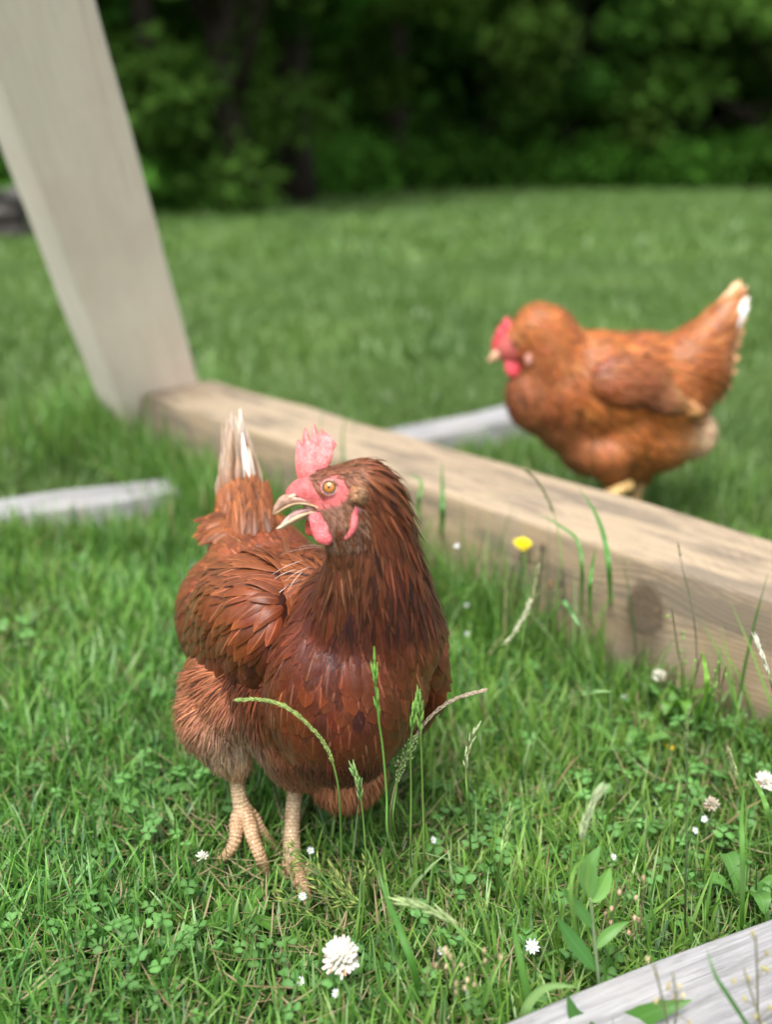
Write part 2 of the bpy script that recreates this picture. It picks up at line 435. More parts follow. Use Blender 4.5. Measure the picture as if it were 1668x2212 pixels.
# ------------------------------------------------------------------ ground
def mat_ground():
    m, nt, b = mat_new('soil_and_turf')
    tc = N(nt, 'ShaderNodeTexCoord')
    n1 = noise_n(nt, tc.outputs['Object'], 45, 5, 0.7)
    n2 = noise_n(nt, tc.outputs['Object'], 1.3, 3, 0.5)
    c1 = ramp(nt, n1.outputs['Fac'], [(0.3, (0.014, 0.022, 0.008)), (0.55, (0.03, 0.06, 0.014)), (0.75, (0.075, 0.07, 0.03))])
    c2 = ramp(nt, n2.outputs['Fac'], [(0.35, (0.8, 0.9, 0.8)), (0.65, (1.25, 1.15, 1.0))])
    # beyond the individually built blades the turf itself reads green
    sp = N(nt, 'ShaderNodeSeparateXYZ'); lk(nt, tc.outputs['Object'], sp.inputs[0])
    far = ramp(nt, math_n(nt, 'DIVIDE', sp.outputs['Y'], 10.0), [(0.1, 0.0), (0.3, 1.0)])
    turf = ramp(nt, n2.outputs['Fac'], [(0.3, (0.11, 0.18, 0.05)), (0.7, (0.17, 0.25, 0.075))])
    c = mix(nt, math_n(nt, 'MULTIPLY', far.outputs['Color'], 0.75), mix(nt, 1.0, c1.outputs['Color'], c2.outputs['Color'], 'MULTIPLY'), turf.outputs['Color'])
    lk(nt, c, b.inputs['Base Color'])
    b.inputs['Roughness'].default_value = 0.95
    b.inputs['Specular IOR Level'].default_value = 0.1
    bump(nt, b, n1.outputs['Fac'], 0.8, 0.01)
    return m
def gz(x, y):                                   # gentle unevenness of the ground
    return 0.006*math.sin(3.1*x+1.0)*math.cos(2.3*y) + 0.004*math.sin(9*x+5*y)
def gz_np(x, y):
    return 0.006*np.sin(3.1*x+1.0)*np.cos(2.3*y) + 0.004*np.sin(9*x+5*y)
xs = np.concatenate([-np.geomspace(120, 2, 14), np.linspace(-1.8, 1.8, 60), np.geomspace(2, 120, 14)])
ys = np.concatenate([-np.geomspace(60, 1, 8), np.linspace(-0.8, 4, 80), np.geomspace(4.4, 160, 18)])
gx, gy = np.meshgrid(xs, ys)
gv = np.stack([gx.ravel(), gy.ravel(), gz_np(gx.ravel(), gy.ravel())], 1)
nx, ny = len(xs), len(ys)
ii = (np.arange(ny-1)[:, None]*nx + np.arange(nx-1)[None, :]).ravel()
gf = np.stack([ii, ii+1, ii+nx+1, ii+nx], 1)
ground = mesh_np('ground', gv, gf, mat_ground())
tag(ground, kind='structure')

# ------------------------------------------------------------------ timber
def timber(name, a, b, width, height, mat, up=Vector((0, 0, 1)), bevel=0.008, parent=None, seg=60, wob=0.0012, side=None):
    """box from a to b (centre line); local X along the length, Y across (width), Z height."""
    a = Vector(a); b = Vector(b)
    L = (b-a).length
    x = (b-a).normalized()
    y = up.cross(x).normalized() if side is None else (side - x*side.dot(x)).normalized()
    z = x.cross(y)
    bm = bmesh.new()
    n = seg
    rings = []
    hw, hh = width/2, height/2
    prof = []
    for cx_, cy_, a0 in ((hw-bevel, hh-bevel, 0), (-hw+bevel, hh-bevel, 90), (-hw+bevel, -hh+bevel, 180), (hw-bevel, -hh+bevel, 270)):
        for k in range(5):
            th = R(a0+90*k/4)
            prof.append((cx_+bevel*math.cos(th), cy_+bevel*math.sin(th)))
    for i in range(n+1):
        t = i/n
        endr = 1.0
        xx = L*t
        if i == 0 or i == n: endr = 1-0.004/hw
        r_ = []
        for (py_, pz_) in prof:
            d = noise.noise(Vector((xx*6, py_*9, pz_*9)))*wob*2
            r_.append(bm.verts.new((xx, py_*endr*(1+d/hw), pz_*endr*(1+d/hh))))
        rings.append(r_)
    m_ = len(prof)
    for i in range(n):
        for k in range(m_):
            bm.faces.new((rings[i][k], rings[i][(k+1) % m_], rings[i+1][(k+1) % m_], rings[i+1][k]))
    bm.faces.new(rings[0][::-1]); bm.faces.new(rings[n])
    bmesh.ops.recalc_face_normals(bm, faces=bm.faces)
    me = bpy.data.meshes.new(name); bm.to_mesh(me); bm.free()
    for p in me.polygons: p.use_smooth = len(p.vertices) == 4
    me.materials.append(mat)
    o = bpy.data.objects.new(name, me)
    lnk(o, parent)
    M = Matrix((x, y, z)).transposed().to_4x4(); M.translation = a
    if parent is not None: M = Matrix.Translation(-parent.location) @ M
    o.matrix_local = M
    return o

Bv = Vector((0.651, -0.759, 0)).normalized(); Nv = Vector((0.759, 0.651, 0)).normalized()
BH, BW = 0.152, 0.160
A0 = G(290, 848, BH-0.001); A1 = A0 + Bv*2.2
front_to_mid = Nv*(BW/2)
ba = Vector((A0.x, A0.y, 0.004+BH/2)) + front_to_mid
bb = Vector((A1.x, A1.y, 0.004+BH/2)) + front_to_mid
# where the big knot sits, in the beam's own frame
kn = G(1397, 1318, 0.09)
# intersect view ray with the beam's front face
r_ = ray(1397, 1318); t_ = (Vector((A0.x, A0.y, 0))-EYE).dot(Nv)/r_.dot(Nv); kp = EYE + r_*t_
kx = (kp-ba).dot(Bv); kz = kp.z-ba.z
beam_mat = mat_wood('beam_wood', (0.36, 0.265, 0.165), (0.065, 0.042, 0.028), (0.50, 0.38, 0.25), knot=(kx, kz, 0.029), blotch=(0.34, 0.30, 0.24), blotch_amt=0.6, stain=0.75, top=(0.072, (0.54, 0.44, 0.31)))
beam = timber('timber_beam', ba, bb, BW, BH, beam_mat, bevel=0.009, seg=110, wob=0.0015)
tag(beam, 'long tan square timber beam with a large dark knot lying diagonally in the grass', 'beam')

post_mat = mat_wood('post_wood', (0.88, 0.77, 0.64), (0.62, 0.50, 0.40), (0.89, 0.81, 0.70), blotch=(0.80, 0.66, 0.57), blotch_amt=0.5, weather=0.9, stain=0.05)
pb = P(320, 850, 2.02); pt = P(-98, -420, 1.46)
post = timber('timber_post', pb - (pt-pb).normalized()*0.20, pt, 0.160, 0.160, post_mat, side=Nv, bevel=0.01, seg=60)
tag(post, 'pale square timber post leaning to the left at the far end of the beam', 'post')

grey_mat = mat_wood('weathered_board_wood', (0.30, 0.298, 0.30), (0.06, 0.058, 0.056), (0.50, 0.495, 0.50), grain_dir_scale=(3.0, 110, 110), weather=0.6, stain=0.35, blotch=(0.5, 0.47, 0.44), blotch_amt=0.4)
# board at the left
zb = 0.055
a = G(-420, 1168, zb); b = G(395, 1062, zb)
d_ = (b-a).normalized(); nn = Vector((-d_.y, d_.x, 0))
board1 = timber('weathered_board', a+nn*0.045-Vector((0, 0, 0.03)), b+nn*0.045-Vector((0, 0, 0.03)), 0.09, 0.06, grey_mat, bevel=0.006)
tag(board1, 'grey weathered board lying in the grass at the left, behind the near hen', 'board')
a = G(900, 950, zb); b = G(1330, 858, zb)
d_ = (b-a).normalized(); nn = Vector((-d_.y, d_.x, 0))
board2 = timber('weathered_board', a+nn*0.05-Vector((0, 0, 0.03)), b+nn*0.05-Vector((0, 0, 0.03)), 0.10, 0.06, grey_mat, bevel=0.006)
tag(board2, 'short blurred grey board behind the beam, beneath the breast of the far hen', 'board')
# near board, lower right corner
zc = 0.05
a = G(1010, 2236, zc); b = G(1668, 1976, zc)
d_ = (b-a).normalized(); nn = Vector((-d_.y, d_.x, 0))
board3 = timber('weathered_board', a-d_*0.25-nn*0.085-Vector((0, 0, 0.024)), b+d_*0.5-nn*0.085-Vector((0, 0, 0.024)), 0.17, 0.048, grey_mat, bevel=0.005, seg=80)
tag(board3, 'wide silvery grey plank in the near corner below the leafy weed', 'board')

# ------------------------------------------------------------------ hens
HEN_FEATHER = mat_feather('hen_feather', streak=1.1, rim=0.46)
HEN_DOWN = mat_feather('hen_down', streak=0.35, rim=0.5, rough=0.7)
SKIN = mat_skin('hen_skin')
COMB = mat_skin('comb_flesh', rough=0.36, sss=0.25)
BEAK = mat_plain('beak_horn', rough=0.32, noise_s=260, amt=0.35, sss=0.1)
SCALE = mat_scale('leg_scale')
EYEM = mat_plain('eye_surface', rough=0.04, spec=0.9, noise_s=900, amt=0.15)

V6 = np.array([0, .18, .42, .66, .86, 1.0])
PROF_B = np.array([.35, .8, 1.0, .95, .66, .10])
PROF_H = np.array([.55, .95, 1.0, .72, .38, .02])
def feathers_mesh(name, paths, norms, W, hk, colr, mat, parent, camber=0.10, tipcol=None, soft=True):
    """paths (n,6,3) centre lines, norms (n,6,3), W (n) full width, hk 0 round .. 1 pointed."""
    n = len(paths)
    T = np.gradient(paths, axis=1); T /= np.linalg.norm(T, axis=2, keepdims=True)+1e-12
    S = np.cross(T, norms); S /= np.linalg.norm(S, axis=2, keepdims=True)+1e-12
    prof = PROF_B[None]*(1-hk[:, None]) + PROF_H[None]*hk[:, None]
    us = np.array([-1, -0.5, 0, 0.5, 1.0])
    nu = len(us)
    hw = (W[:, None]*0.5*prof)                               # (n,6)
    V = paths[:, :, None, :] + S[:, :, None, :]*(hw[:, :, None, None]*us[None, None, :, None]) \
        - norms[:, :, None, :]*(hw[:, :, None, None]*camber*(us**2)[None, None, :, None]*2)
    V = V.reshape(-1, 3)
    uu = np.broadcast_to((us*0.48+0.5)[None, None, :], (n, 6, nu)) + (np.arange(n) % 997)[:, None, None]
    vv = np.broadcast_to(V6[None, :, None], (n, 6, nu))
    uv = np.stack([uu.ravel(), vv.ravel()], 1)
    C = np.broadcast_to(colr[:, None, None, :], (n, 6, nu, 3)).copy()
    if tipcol is not None:
        f = (np.clip((V6-0.25)/0.6, 0, 1)**1.2)[None, :, None, None]
        C = C*(1-f) + tipcol[:, None, None, :]*f
    base = (np.arange(n)*6*nu)[:, None, None]
    q = (np.arange(5)[:, None]*nu + np.arange(nu-1)[None, :])[None]
    i0 = (base+q).reshape(-1)
    F = np.stack([i0, i0+1, i0+nu+1, i0+nu], 1)
    o = mesh_np(name, V, F, mat, parent, uv=uv, col=C.reshape(-1, 3))
    if soft:
        nn = norms[:, :, None, :] + S[:, :, None, :]*(us*0.48)[None, None, :, None] + T[:, :, None, :]*(0.42*(V6-0.35))[None, :, None, None]
        nn = nn/np.linalg.norm(nn, axis=3, keepdims=True)
        o.data.normals_split_custom_set_from_vertices(nn.reshape(-1, 3).tolist())
    return o

def blob_body(name, balls, voxel, smooth_it, mat, parent, colf):
    """union of balls -> one continuous surface."""
    mb = MB()
    for c, r, ax in balls:
        mb.ball(c, r, axes=ax, seg=24, rings=16)
    tmp = mb.build('tmp', mat)
    md = tmp.modifiers.new('r', 'REMESH'); md.mode = 'VOXEL'; md.voxel_size = voxel
    ms = tmp.modifiers.new('s', 'SMOOTH'); ms.iterations = smooth_it; ms.factor = 0.6
    dg = bpy.context.evaluated_depsgraph_get()
    ev = tmp.evaluated_get(dg)
    me = ev.to_mesh()
    V = np.zeros(len(me.vertices)*3); me.vertices.foreach_get('co', V); V = V.reshape(-1, 3)
    Fs = [tuple(p.vertices) for p in me.polygons]
    ev.to_mesh_clear()
    bpy.data.objects.remove(tmp)
    bvh = BVHTree.FromPolygons([tuple(v) for v in V], Fs)
    o = mesh_np(name, V, Fs, mat, parent, uv=np.zeros((len(V), 2)), col=colf(V))
    return o, bvh, V, Fs

def chain(pts, step=0.3):
    """balls along a polyline of (Vector, radius)."""
    out = []
    for (a, ra), (b, rb) in zip(pts[:-1], pts[1:]):
        L = (b-a).length
        n = max(1, int(L/(min(ra, rb)*step)))
        for i in range(n+1):
            t = i/n
            out.append((a.lerp(b, t), ra+(rb-ra)*t, None))
    return out

def cover(V, Fs, bvh, guides, count, spacing, sigma=0.028, seed=1, keep=None, lift=(0.0003, 0.0011), droop=0.0, jit=0.11, straight=0.25, cvar=0.21):
    """lay feathers over the surface. guides: (point, direction, L, W, hackle, colour)"""
    g = np.random.default_rng(seed)
    tri = []
    for f in Fs:
        tri.append((f[0], f[1], f[2]))
        if len(f) == 4: tri.append((f[0], f[2], f[3]))
    tri = np.array(tri)
    A, B, C = V[tri[:, 0]], V[tri[:, 1]], V[tri[:, 2]]
    ar = np.linalg.norm(np.cross(B-A, C-A), axis=1)
    idx = g.choice(len(tri), size=count, p=ar/ar.sum())
    r1, r2 = np.sqrt(g.random(count)), g.random(count)
    pts = A[idx]*(1-r1)[:, None] + B[idx]*(r1*(1-r2))[:, None] + C[idx]*(r1*r2)[:, None]
    GP = np.array([tuple(q[0]) for q in guides]); GD = np.array([tuple(Vector(q[1]).normalized()) for q in guides])
    GL = np.array([q[2] for q in guides]); GW = np.array([q[3] for q in guides]); GH = np.array([q[4] for q in guides]); GC = np.array([q[5] for q in guides])
    d2 = ((pts[:, None, :]-GP[None])**2).sum(2)
    dm = d2.min(1, keepdims=True)
    w = np.exp(-(d2-dm)/(2*sigma*sigma*0.5)); w /= w.sum(1, keepdims=True)
    L = w@GL; W = w@GW; H = w@GH; C_ = w@GC; D = w@GD
    cells = {}; sel = []
    for i in range(count):
        if keep is not None and not keep(pts[i]): continue
        s = spacing*math.sqrt(L[i]*W[i]*2)
        k = (int(pts[i][0]/0.006), int(pts[i][1]/0.006), int(pts[i][2]/0.006))
        ok = True
        for dx in (-1, 0, 1):
            for dy in (-1, 0, 1):
                for dz in (-1, 0, 1):
                    for q in cells.get((k[0]+dx, k[1]+dy, k[2]+dz), ()):
                        if (q[0]-pts[i][0])**2+(q[1]-pts[i][1])**2+(q[2]-pts[i][2])**2 < s*s: ok = False; break
                    if not ok: break
                if not ok: break
            if not ok: break
        if ok:
            cells.setdefault(k, []).append(pts[i]); sel.append(i)
    paths = []; norms = []
    for i in sel:
        p = Vector(pts[i]); d = Vector(D[i]); Li = L[i]*(0.8+0.4*g.random()); L[i] = Li
        d = d + Vector(g.normal(0, jit, 3))
        loc, nr, _, _ = bvh.find_nearest(p)
        d = (d-nr*d.dot(nr))
        if d.length < 1e-5: d = nr.orthogonal()
        d.normalize()
        pp = []; nn_ = []
        prev = p; vprev = 0.0; d0 = d.copy()
        lf = lift[0]+(lift[1]-lift[0])*(0.5+g.random()*0.8)
        lb = g.random()*0.0006
        for k, v in enumerate(V6):
            if k:
                q = prev + d*(Li*(v-vprev))
                loc, nr2, _, _ = bvh.find_nearest(q)
                q2 = loc.lerp(q, straight)
                dd = (q2-prev)
                if dd.length > 1e-7: d = (dd.normalized()*0.8+d*0.2).normalized()
                prev = prev + d*(Li*(v-vprev)); nr = nr2; vprev = v
            pp.append(prev + nr*(lb + lf*(v**1.3)*(1+ (0.6 if L[i] > 0.02 else 0.0))) - Vector((0, 0, droop*v*v)))
            nn_.append(nr)
        paths.append([tuple(q) for q in pp]); norms.append([tuple(q) for q in nn_])
    sel = np.array(sel)
    cc = C_[sel]*(1+g.normal(0, cvar, (len(sel), 1)))
    cc = np.clip(cc*(1+g.normal(0, 0.05, (len(sel), 3))), 0.008, 0.9)
    return np.array(paths), np.array(norms), W[sel]*(0.85+0.3*g.random(len(sel))), np.clip(H[sel], 0, 1), cc

DB = (0.062, 0.0125, 0.0045); RB = (0.115, 0.024, 0.0075); OB = (0.27, 0.080, 0.022); PL = (0.62, 0.46, 0.34); WB = (0.098, 0.0215, 0.0070); VD = (0.040, 0.009, 0.004)

# ---- near hen
hen = root('hen', (-0.07, 0.76, 0), 'russet brown hen standing on the lawn with its beak open and head turned', 'hen')
F1 = Vector((0.42, -0.907, 0)).normalized(); S1 = Vector((F1.y, -F1.x, 0)); S1 = -S1 if S1.x < 0 else S1
UPZ = Vector((0, 0, 1))
axb = (S1, F1, UPZ)
HO = P(712, 1052, 0.672)                       # the visible eye
hs = pxm(HO)
CB = -CF                                       # towards the camera
def H(zx, zy, t=0.0):                          # head drawing coordinates -> world (t metres towards the camera)
    X_ = 534.4+zx*0.18847; Y_ = 880.2+zy*0.18847
    return HO + CX*((X_-712)*hs) - CU*((Y_-1052)*hs) + CB*t
hz = hs*0.18847
TH = -0.0135                                   # mid-plane of the head lies behind the visible cheek
balls = [
    (P(655, 1390, 0.805), (0.074, 0.118, 0.080), axb),
    (P(640, 1430, 0.79), (0.070, 0.100, 0.076), axb),
    (P(770, 1430, 0.725), (0.056, 0.058, 0.082), axb),
    (P(735, 1490, 0.710), (0.056, 0.055, 0.072), axb),
    (P(560, 1330, 0.86), (0.072, 0.080, 0.066), axb),
    (P(738, 1650, 0.80), (0.034, 0.045, 0.034), axb),
    (P(480, 1495, 0.775), (0.030, 0.05, 0.040), axb),
]
balls += [(P(625, 1320, 0.775), (0.042, 0.05, 0.040), axb), (P(660, 1290, 0.775), (0.035, 0.05, 0.034), axb)]
balls += chain([(P(575, 1260, 0.86), 0.052), (P(540, 1170, 0.905), 0.036), (P(520, 1090, 0.935), 0.022)])
balls += chain([(P(825, 1370, 0.72), 0.046), (P(815, 1250, 0.70), 0.034), (P(806, 1150, 0.695), 0.0290), (P(797, 1085, 0.69), 0.0245), (H(1330, 930, TH), 0.0205), (H(1030, 920, TH), 0.0150)])
balls += chain([(P(752, 1370, 0.705), 0.036), (P(764, 1280, 0.695), 0.0265), (P(764, 1210, 0.685), 0.018), (H(1120, 1350, TH), 0.0155)])
balls += chain([(H(1030, 930, TH), 0.0150), (H(800, 960, TH), 0.0120), (H(620, 960, TH), 0.0080), (H(500, 985, TH), 0.0060)], 0.2)
balls += chain([(H(860, 860, TH), 0.0110), (H(680, 880, TH), 0.0082), (H(560, 930, TH), 0.0066)], 0.2)
balls += chain([(H(1150, 1180, TH), 0.0150), (H(950, 1200, TH), 0.0115), (H(780, 1215, TH), 0.0060), (H(640, 1250, TH), 0.0036)], 0.2)
# thighs
balls += chain([(P(488, 1500, 0.775), 0.035), (P(472, 1545, 0.765), 0.033), (P(492, 1610, 0.765), 0.021), (P(512, 1655, 0.765), 0.010)])
balls += chain([(P(662, 1545, 0.76), 0.05), (P(655, 1610, 0.765), 0.034), (P(640, 1672, 0.775), 0.011)])
FACE = [(545, 770), (440, 860), (395, 960), (425, 1085), (560, 1100), (700, 1115), (830, 1170), (1060, 1135), (1150, 1040), (1190, 900), (1130, 815), (1000, 765), (880, 800), (760, 870), (690, 860), (700, 780), (560, 740)]
def inpoly(x, y, poly):
    c = False; j = len(poly)-1
    for i in range(len(poly)):
        xi, yi = poly[i]; xj, yj = poly[j]
        if (yi > y) != (yj > y) and x < (xj-xi)*(y-yi)/(yj-yi)+xi: c = not c
        j = i
    return c
def headxy(p):
    d = Vector(p)-HO
    return (712+d.dot(CX)/hs-534.4)/0.18847, (1052-d.dot(CU)/hs-880.2)/0.18847
def in_face(p):
    x, y = headxy(p)
    return p[1] < 0.73 and inpoly(x, y, FACE)
def body_col(Vs):
    C = np.tile(np.array(VD)*1.1, (len(Vs), 1))
    for i, v in enumerate(Vs):
        if v[2] > 0.27 and v[1] < 0.74:
            x, y = headxy(v)
            if inpoly(x, y, FACE):
                C[i] = (0.60, 0.12, 0.12)
            elif 380 < x < 1300 and 600 < y < 1560:
                C[i] = (0.22, 0.085, 0.06) if x < 1200 else VD
                if x < 720 and y > 1130: C[i] = (0.42, 0.25, 0.17)
    return C
body, bvh, BVs, BFs = blob_body('body', balls, 0.0026, 7, SKIN, hen, body_col)
def S(px, py, off=0.0):                        # where the camera ray meets the hen
    d = ray(px, py).normalized()
    loc, nr, _, _ = bvh.ray_cast(EYE, d)
    if loc is None:
        loc, nr, _, _ = bvh.find_nearest(P(px, py, 0.8))
    return loc + nr*off
def gd(px, py, dx, dy, dY, L, W, hk, col): return (S(px, py), (dx, dY, -dy), L/1000, W/1000, hk, col)
g1 = [
    gd(745, 1000, 1, .1, .3, 9, 3, .9, RB), gd(800, 1005, 1, .4, .3, 12, 3.2, .9, (0.2, 0.06, 0.02)),
    gd(860, 1050, .7, 1, .3, 20, 3.6, 1, (0.14, 0.036, 0.011)), gd(895, 1150, .2, 1, .1, 26, 4.2, 1, (0.12, 0.028, 0.009)), gd(905, 1260, .05, 1, .0, 30, 4.6, 1, DB),
    gd(900, 1350, .05, 1, .1, 30, 5, 1, DB), gd(840, 1130, .25, 1, 0, 20, 4, 1, DB), gd(820, 1230, .1, 1, 0, 24, 5, 1, DB), gd(840, 1320, .15, 1, 0, 26, 6, .7, DB),
    gd(785, 1120, .2, 1, 0, 12, 3, .9, DB), gd(755, 1180, .0, 1, 0, 10, 3, .8, (0.17, 0.065, 0.032)), gd(735, 1210, -.05, 1, 0, 12, 4, .7, (0.10, 0.034, 0.015)),
    gd(720, 1250, -.1, 1, 0, 17, 6, .6, DB), gd(715, 1310, -.2, 1, 0, 22, 6, .7, DB),
    gd(650, 1240, -1, .5, .3, 26, 5, .9, (0.24, 0.072, 0.022)), gd(590, 1270, -1, .65, .3, 26, 8, .7, (0.24, 0.072, 0.022)), gd(650, 1310, -.6, 1, 0.1, 26, 6.5, .8, RB), gd(580, 1340, -.7, 1, .2, 26, 9, .5, WB),
    gd(600, 1200, -.9, -.1, .8, 13, 9, 0, (0.14, 0.035, 0.011)), gd(550, 1180, -.7, -.3, .8, 14, 8.5, 0, RB), gd(500, 1190, -.7, -.1, .8, 18, 9, .2, (0.25, 0.08, 0.03)),
    gd(520, 1120, -.2, -1, .5, 26, 7, .6, OB), gd(515, 1090, -.1, -1, .4, 28, 7, .6, OB), gd(460, 1200, -.7, .2, .7, 24, 8, .5, OB), gd(430, 1230, -.5, .7, .5, 24, 9, .3, RB),
    gd(450, 1300, -.3, 1, .5, 22, 10, .1, RB), gd(430, 1390, -.1, 1, .5, 26, 12, .1, WB), gd(520, 1420, -.2, 1, .3, 26, 12, .1, DB),
    gd(600, 1440, -.3, 1, .1, 20, 10, .1, RB), gd(700, 1420, -.1, 1, .05, 18, 11, .1, RB), gd(780, 1420, 0, 1, .05, 18, 11, .15, DB), gd(860, 1430, .1, 1, .15, 20, 11, .1, (0.15, 0.04, 0.017)),
    gd(930, 1385, .25, 1, .5, 22, 10, .3, (0.21, 0.068, 0.026)), gd(880, 1330, .1, 1, .1, 26, 5, .9, DB), gd(945, 1480, .1, 1, .5, 24, 11, .1, RB), gd(890, 1560, -.1, 1, .4, 20, 10, .1, RB),
    gd(620, 1540, -.1, 1, .1, 20, 13, 0, RB), gd(720, 1560, 0, 1, .2, 20, 14, 0, WB), gd(810, 1580, .0, 1, .3, 20, 14, 0, WB), gd(760, 1640, 0, 1, .4, 20, 14, 0, DB),
    gd(430, 1470, -.9, .5, .4, 24, 8, .6, (0.27, 0.085, 0.034)), gd(400, 1530, -.5, .9, .3, 24, 7, .7, (0.34, 0.13, 0.06)), gd(470, 1530, -.6, .8, 0, 22, 8, .5, (0.20, 0.06, 0.022)),
    gd(440, 1600, -.1, 1, .1, 20, 5.5, .7, (0.27, 0.10, 0.045)), gd(500, 1610, .1, 1, 0, 22, 4, .9, (0.55, 0.42, 0.33)), gd(545, 1560, .2, 1, 0, 22, 6, .5, RB),
    gd(510, 1665, 0, 1, 0, 13, 2.8, 1, (0.4, 0.2, 0.11)), gd(600, 1640, .2, 1, 0, 24, 7, .5, RB), gd(650, 1680, .2, 1, .0, 16, 4, .9, (0.22, 0.075, 0.035)),
    gd(770, 1700, .1, 1, .1, 24, 4, .9, (0.36, 0.13, 0.06)),
    (P(640, 1300, 0.98), (-.4, .9, .1), .02, .011, .1, RB), (P(900, 1400, 0.86), (-.4, .9, -.2), .03, .012, .1, RB), (P(800, 1180, 0.80), (.0, .6, -1), .026, .005, 1, RB),
    (P(700, 1500, 0.98), (-.4, .9, -.4), .024, .005, .9, OB),
]
def keep1(p):
    if in_face(p): return False
    x, y = headxy(p)
    if p[2] > 0.28 and p[1] < 0.74 and x < 1030 and y < 1480 and (y > 1130 or x < 700): return False
    if p[2] > 0.26 and p[1] < 0.74 and x < 900 and y > 850 and y < 1500: return False
    return True
g1w = [(q[0], q[1], q[2]*1.12, q[3]*(1.3 if q[3] > .0065 else 1.15), q[4]*.85, q[5]) for q in g1]
pth, nrm, W_, H_, C_ = cover(BVs, BFs, bvh, g1w, 60000, 0.27, seed=3, keep=keep1)
print('body feathers', len(pth))
plum = feathers_mesh('plumage', pth, nrm, W_, H_, C_, HEN_FEATHER, hen)

# long pointed hackle lying loosely over the neck, and fine hair-like barbs over everything
def pxy(p):
    q = Vector(p)-EYE; dp = q.dot(CF)
    return 834+q.dot(CX)/dp*FPX, 1106-q.dot(CU)/dp*FPX
def keep_h(p):
    x, y = pxy(p)
    if in_face(p) or p[1] > 0.80: return False
    if y < 1040: return x > 770
    if y < 1200: return x > 800
    return y < 1320 and x > 705 + max(0, 1260-y)*.8
gh = [(q[0], q[1], 0.030 if q[2] > 0.015 else 0.017, 0.0036, 1.0, tuple(c*1.05 for c in q[5])) for q in g1[:12]]
ph_, nh_, wh_, hh_, ch_ = cover(BVs, BFs, bvh, gh, 9000, 0.36, seed=13, keep=keep_h, lift=(0.0012, 0.0034), jit=0.10, cvar=0.3)
HACKLE = mat_feather('hackle_feather', streak=3.2, rim=0.25)
feathers_mesh('hackle', ph_, nh_, wh_, hh_, ch_, HACKLE, hen, camber=0.1)
gf_ = [(q[0], q[1], min(q[2], 0.013), 0.0004, 1.0, tuple(min(.6, c*1.6+.008) for c in q[5])) for q in g1]
p5, n5, w5, h5, c5 = cover(BVs, BFs, bvh, gf_, 12000, 0.35, seed=14, keep=keep1, lift=(0.0006, 0.0014), jit=0.12, cvar=0.4)
feathers_mesh('fine_barbs', p5, n5, w5, h5, c5, HEN_DOWN, hen, camber=0)

# hairy down over thighs, vent and cheeks
def strands(name, bvh_, Vs, Fs, guides, count, keep, mat, parent, seed, w=0.0006, lift=(0.001, 0.0045), straight=0.6, jit=0.18, spacing=0.0005, cvar=0.35):
    gg = [(q[0], q[1], q[2], w, 1.0, q[5]) for q in guides]
    p_, n_, W2, H2, C2 = cover(Vs, Fs, bvh_, gg, count, spacing, seed=seed, keep=keep, lift=lift, jit=jit, straight=straight, cvar=cvar)
    return p_, n_, W2, H2, C2
def keep_down(p):
    q = Vector(p)-EYE
    dp = q.dot(CF); px = 834+q.dot(CX)/dp*FPX; py = 1106-q.dot(CU)/dp*FPX
    if py > 1440 and px < 560: return True
    if py > 1640: return True
    return p[2] < 0.13 and p[1] > 0.8
g1d = [(q[0], q[1], q[2]*0.75, q[3], q[4], tuple(min(0.75, c*1.25+(.015 if q[3] < .006 else 0)) for c in q[5])) for q in g1]
pd, nd, wd, hd, cd = strands('d', bvh, BVs, BFs, g1d, 26000, keep_down, HEN_DOWN, hen, 5, w=0.0013)
print('down', len(pd))
down = feathers_mesh('thigh_down', pd, nd, wd, hd, cd, HEN_DOWN, hen, camber=0)
# short bristles round the cheek, brow and ear
def keep_face(p):
    if p[2] < 0.27 or p[1] > 0.72: return False
    x, y = headxy(p)
    if x < 700: return False
    if in_face(p):
        return (y < 850 and rng.random() < 0.22) or rng.random() < 0.05
    return x < 1360 and y < 1580
g1f = [(H(900, 700, 0), (1, .2, 0.3), .005, 1, 1, (0.16, 0.045, 0.025)), (H(900, 1230, 0), (1, 0, -.5), .0045, 1, 1, (0.15, 0.06, 0.04)), (H(1100, 1300, 0), (.8, 0, -1), .005, 1, 1, (0.17, 0.07, 0.045)),
       (H(700, 900, 0), (1, 0, .2), .003, 1, 1, (0.16, 0.04, 0.03)), (H(1250, 980, 0), (.6, -.3, -.6), .006, 1, 1, (0.45, 0.24, 0.11)), (H(1130, 1560, 0), (.1, -.1, -1), .012, 1, 1, (0.50, 0.38, 0.27)), (H(1300, 1450, 0), (.1, 0, -1), .010, 1, 1, (0.10, 0.03, 0.014)), (H(850, 1550, 0), (-.1, 0, -1), .009, 1, 1, (0.13, 0.05, 0.025)), (H(1250, 1250, 0), (.3, 0, -1), .007, 1, 1, (0.10, 0.03, 0.015))]
pf, nf, wf, hf, cf = strands('f', bvh, BVs, BFs, g1f, 90000, keep_face, HEN_DOWN, hen, 9, w=0.0007, lift=(0.0002, 0.0014), straight=0.5, spacing=0.00018)
print('face bristles', len(pf))
bris = feathers_mesh('face_bristles', pf, nf, wf, hf, cf, HEN_DOWN, hen, camber=0)
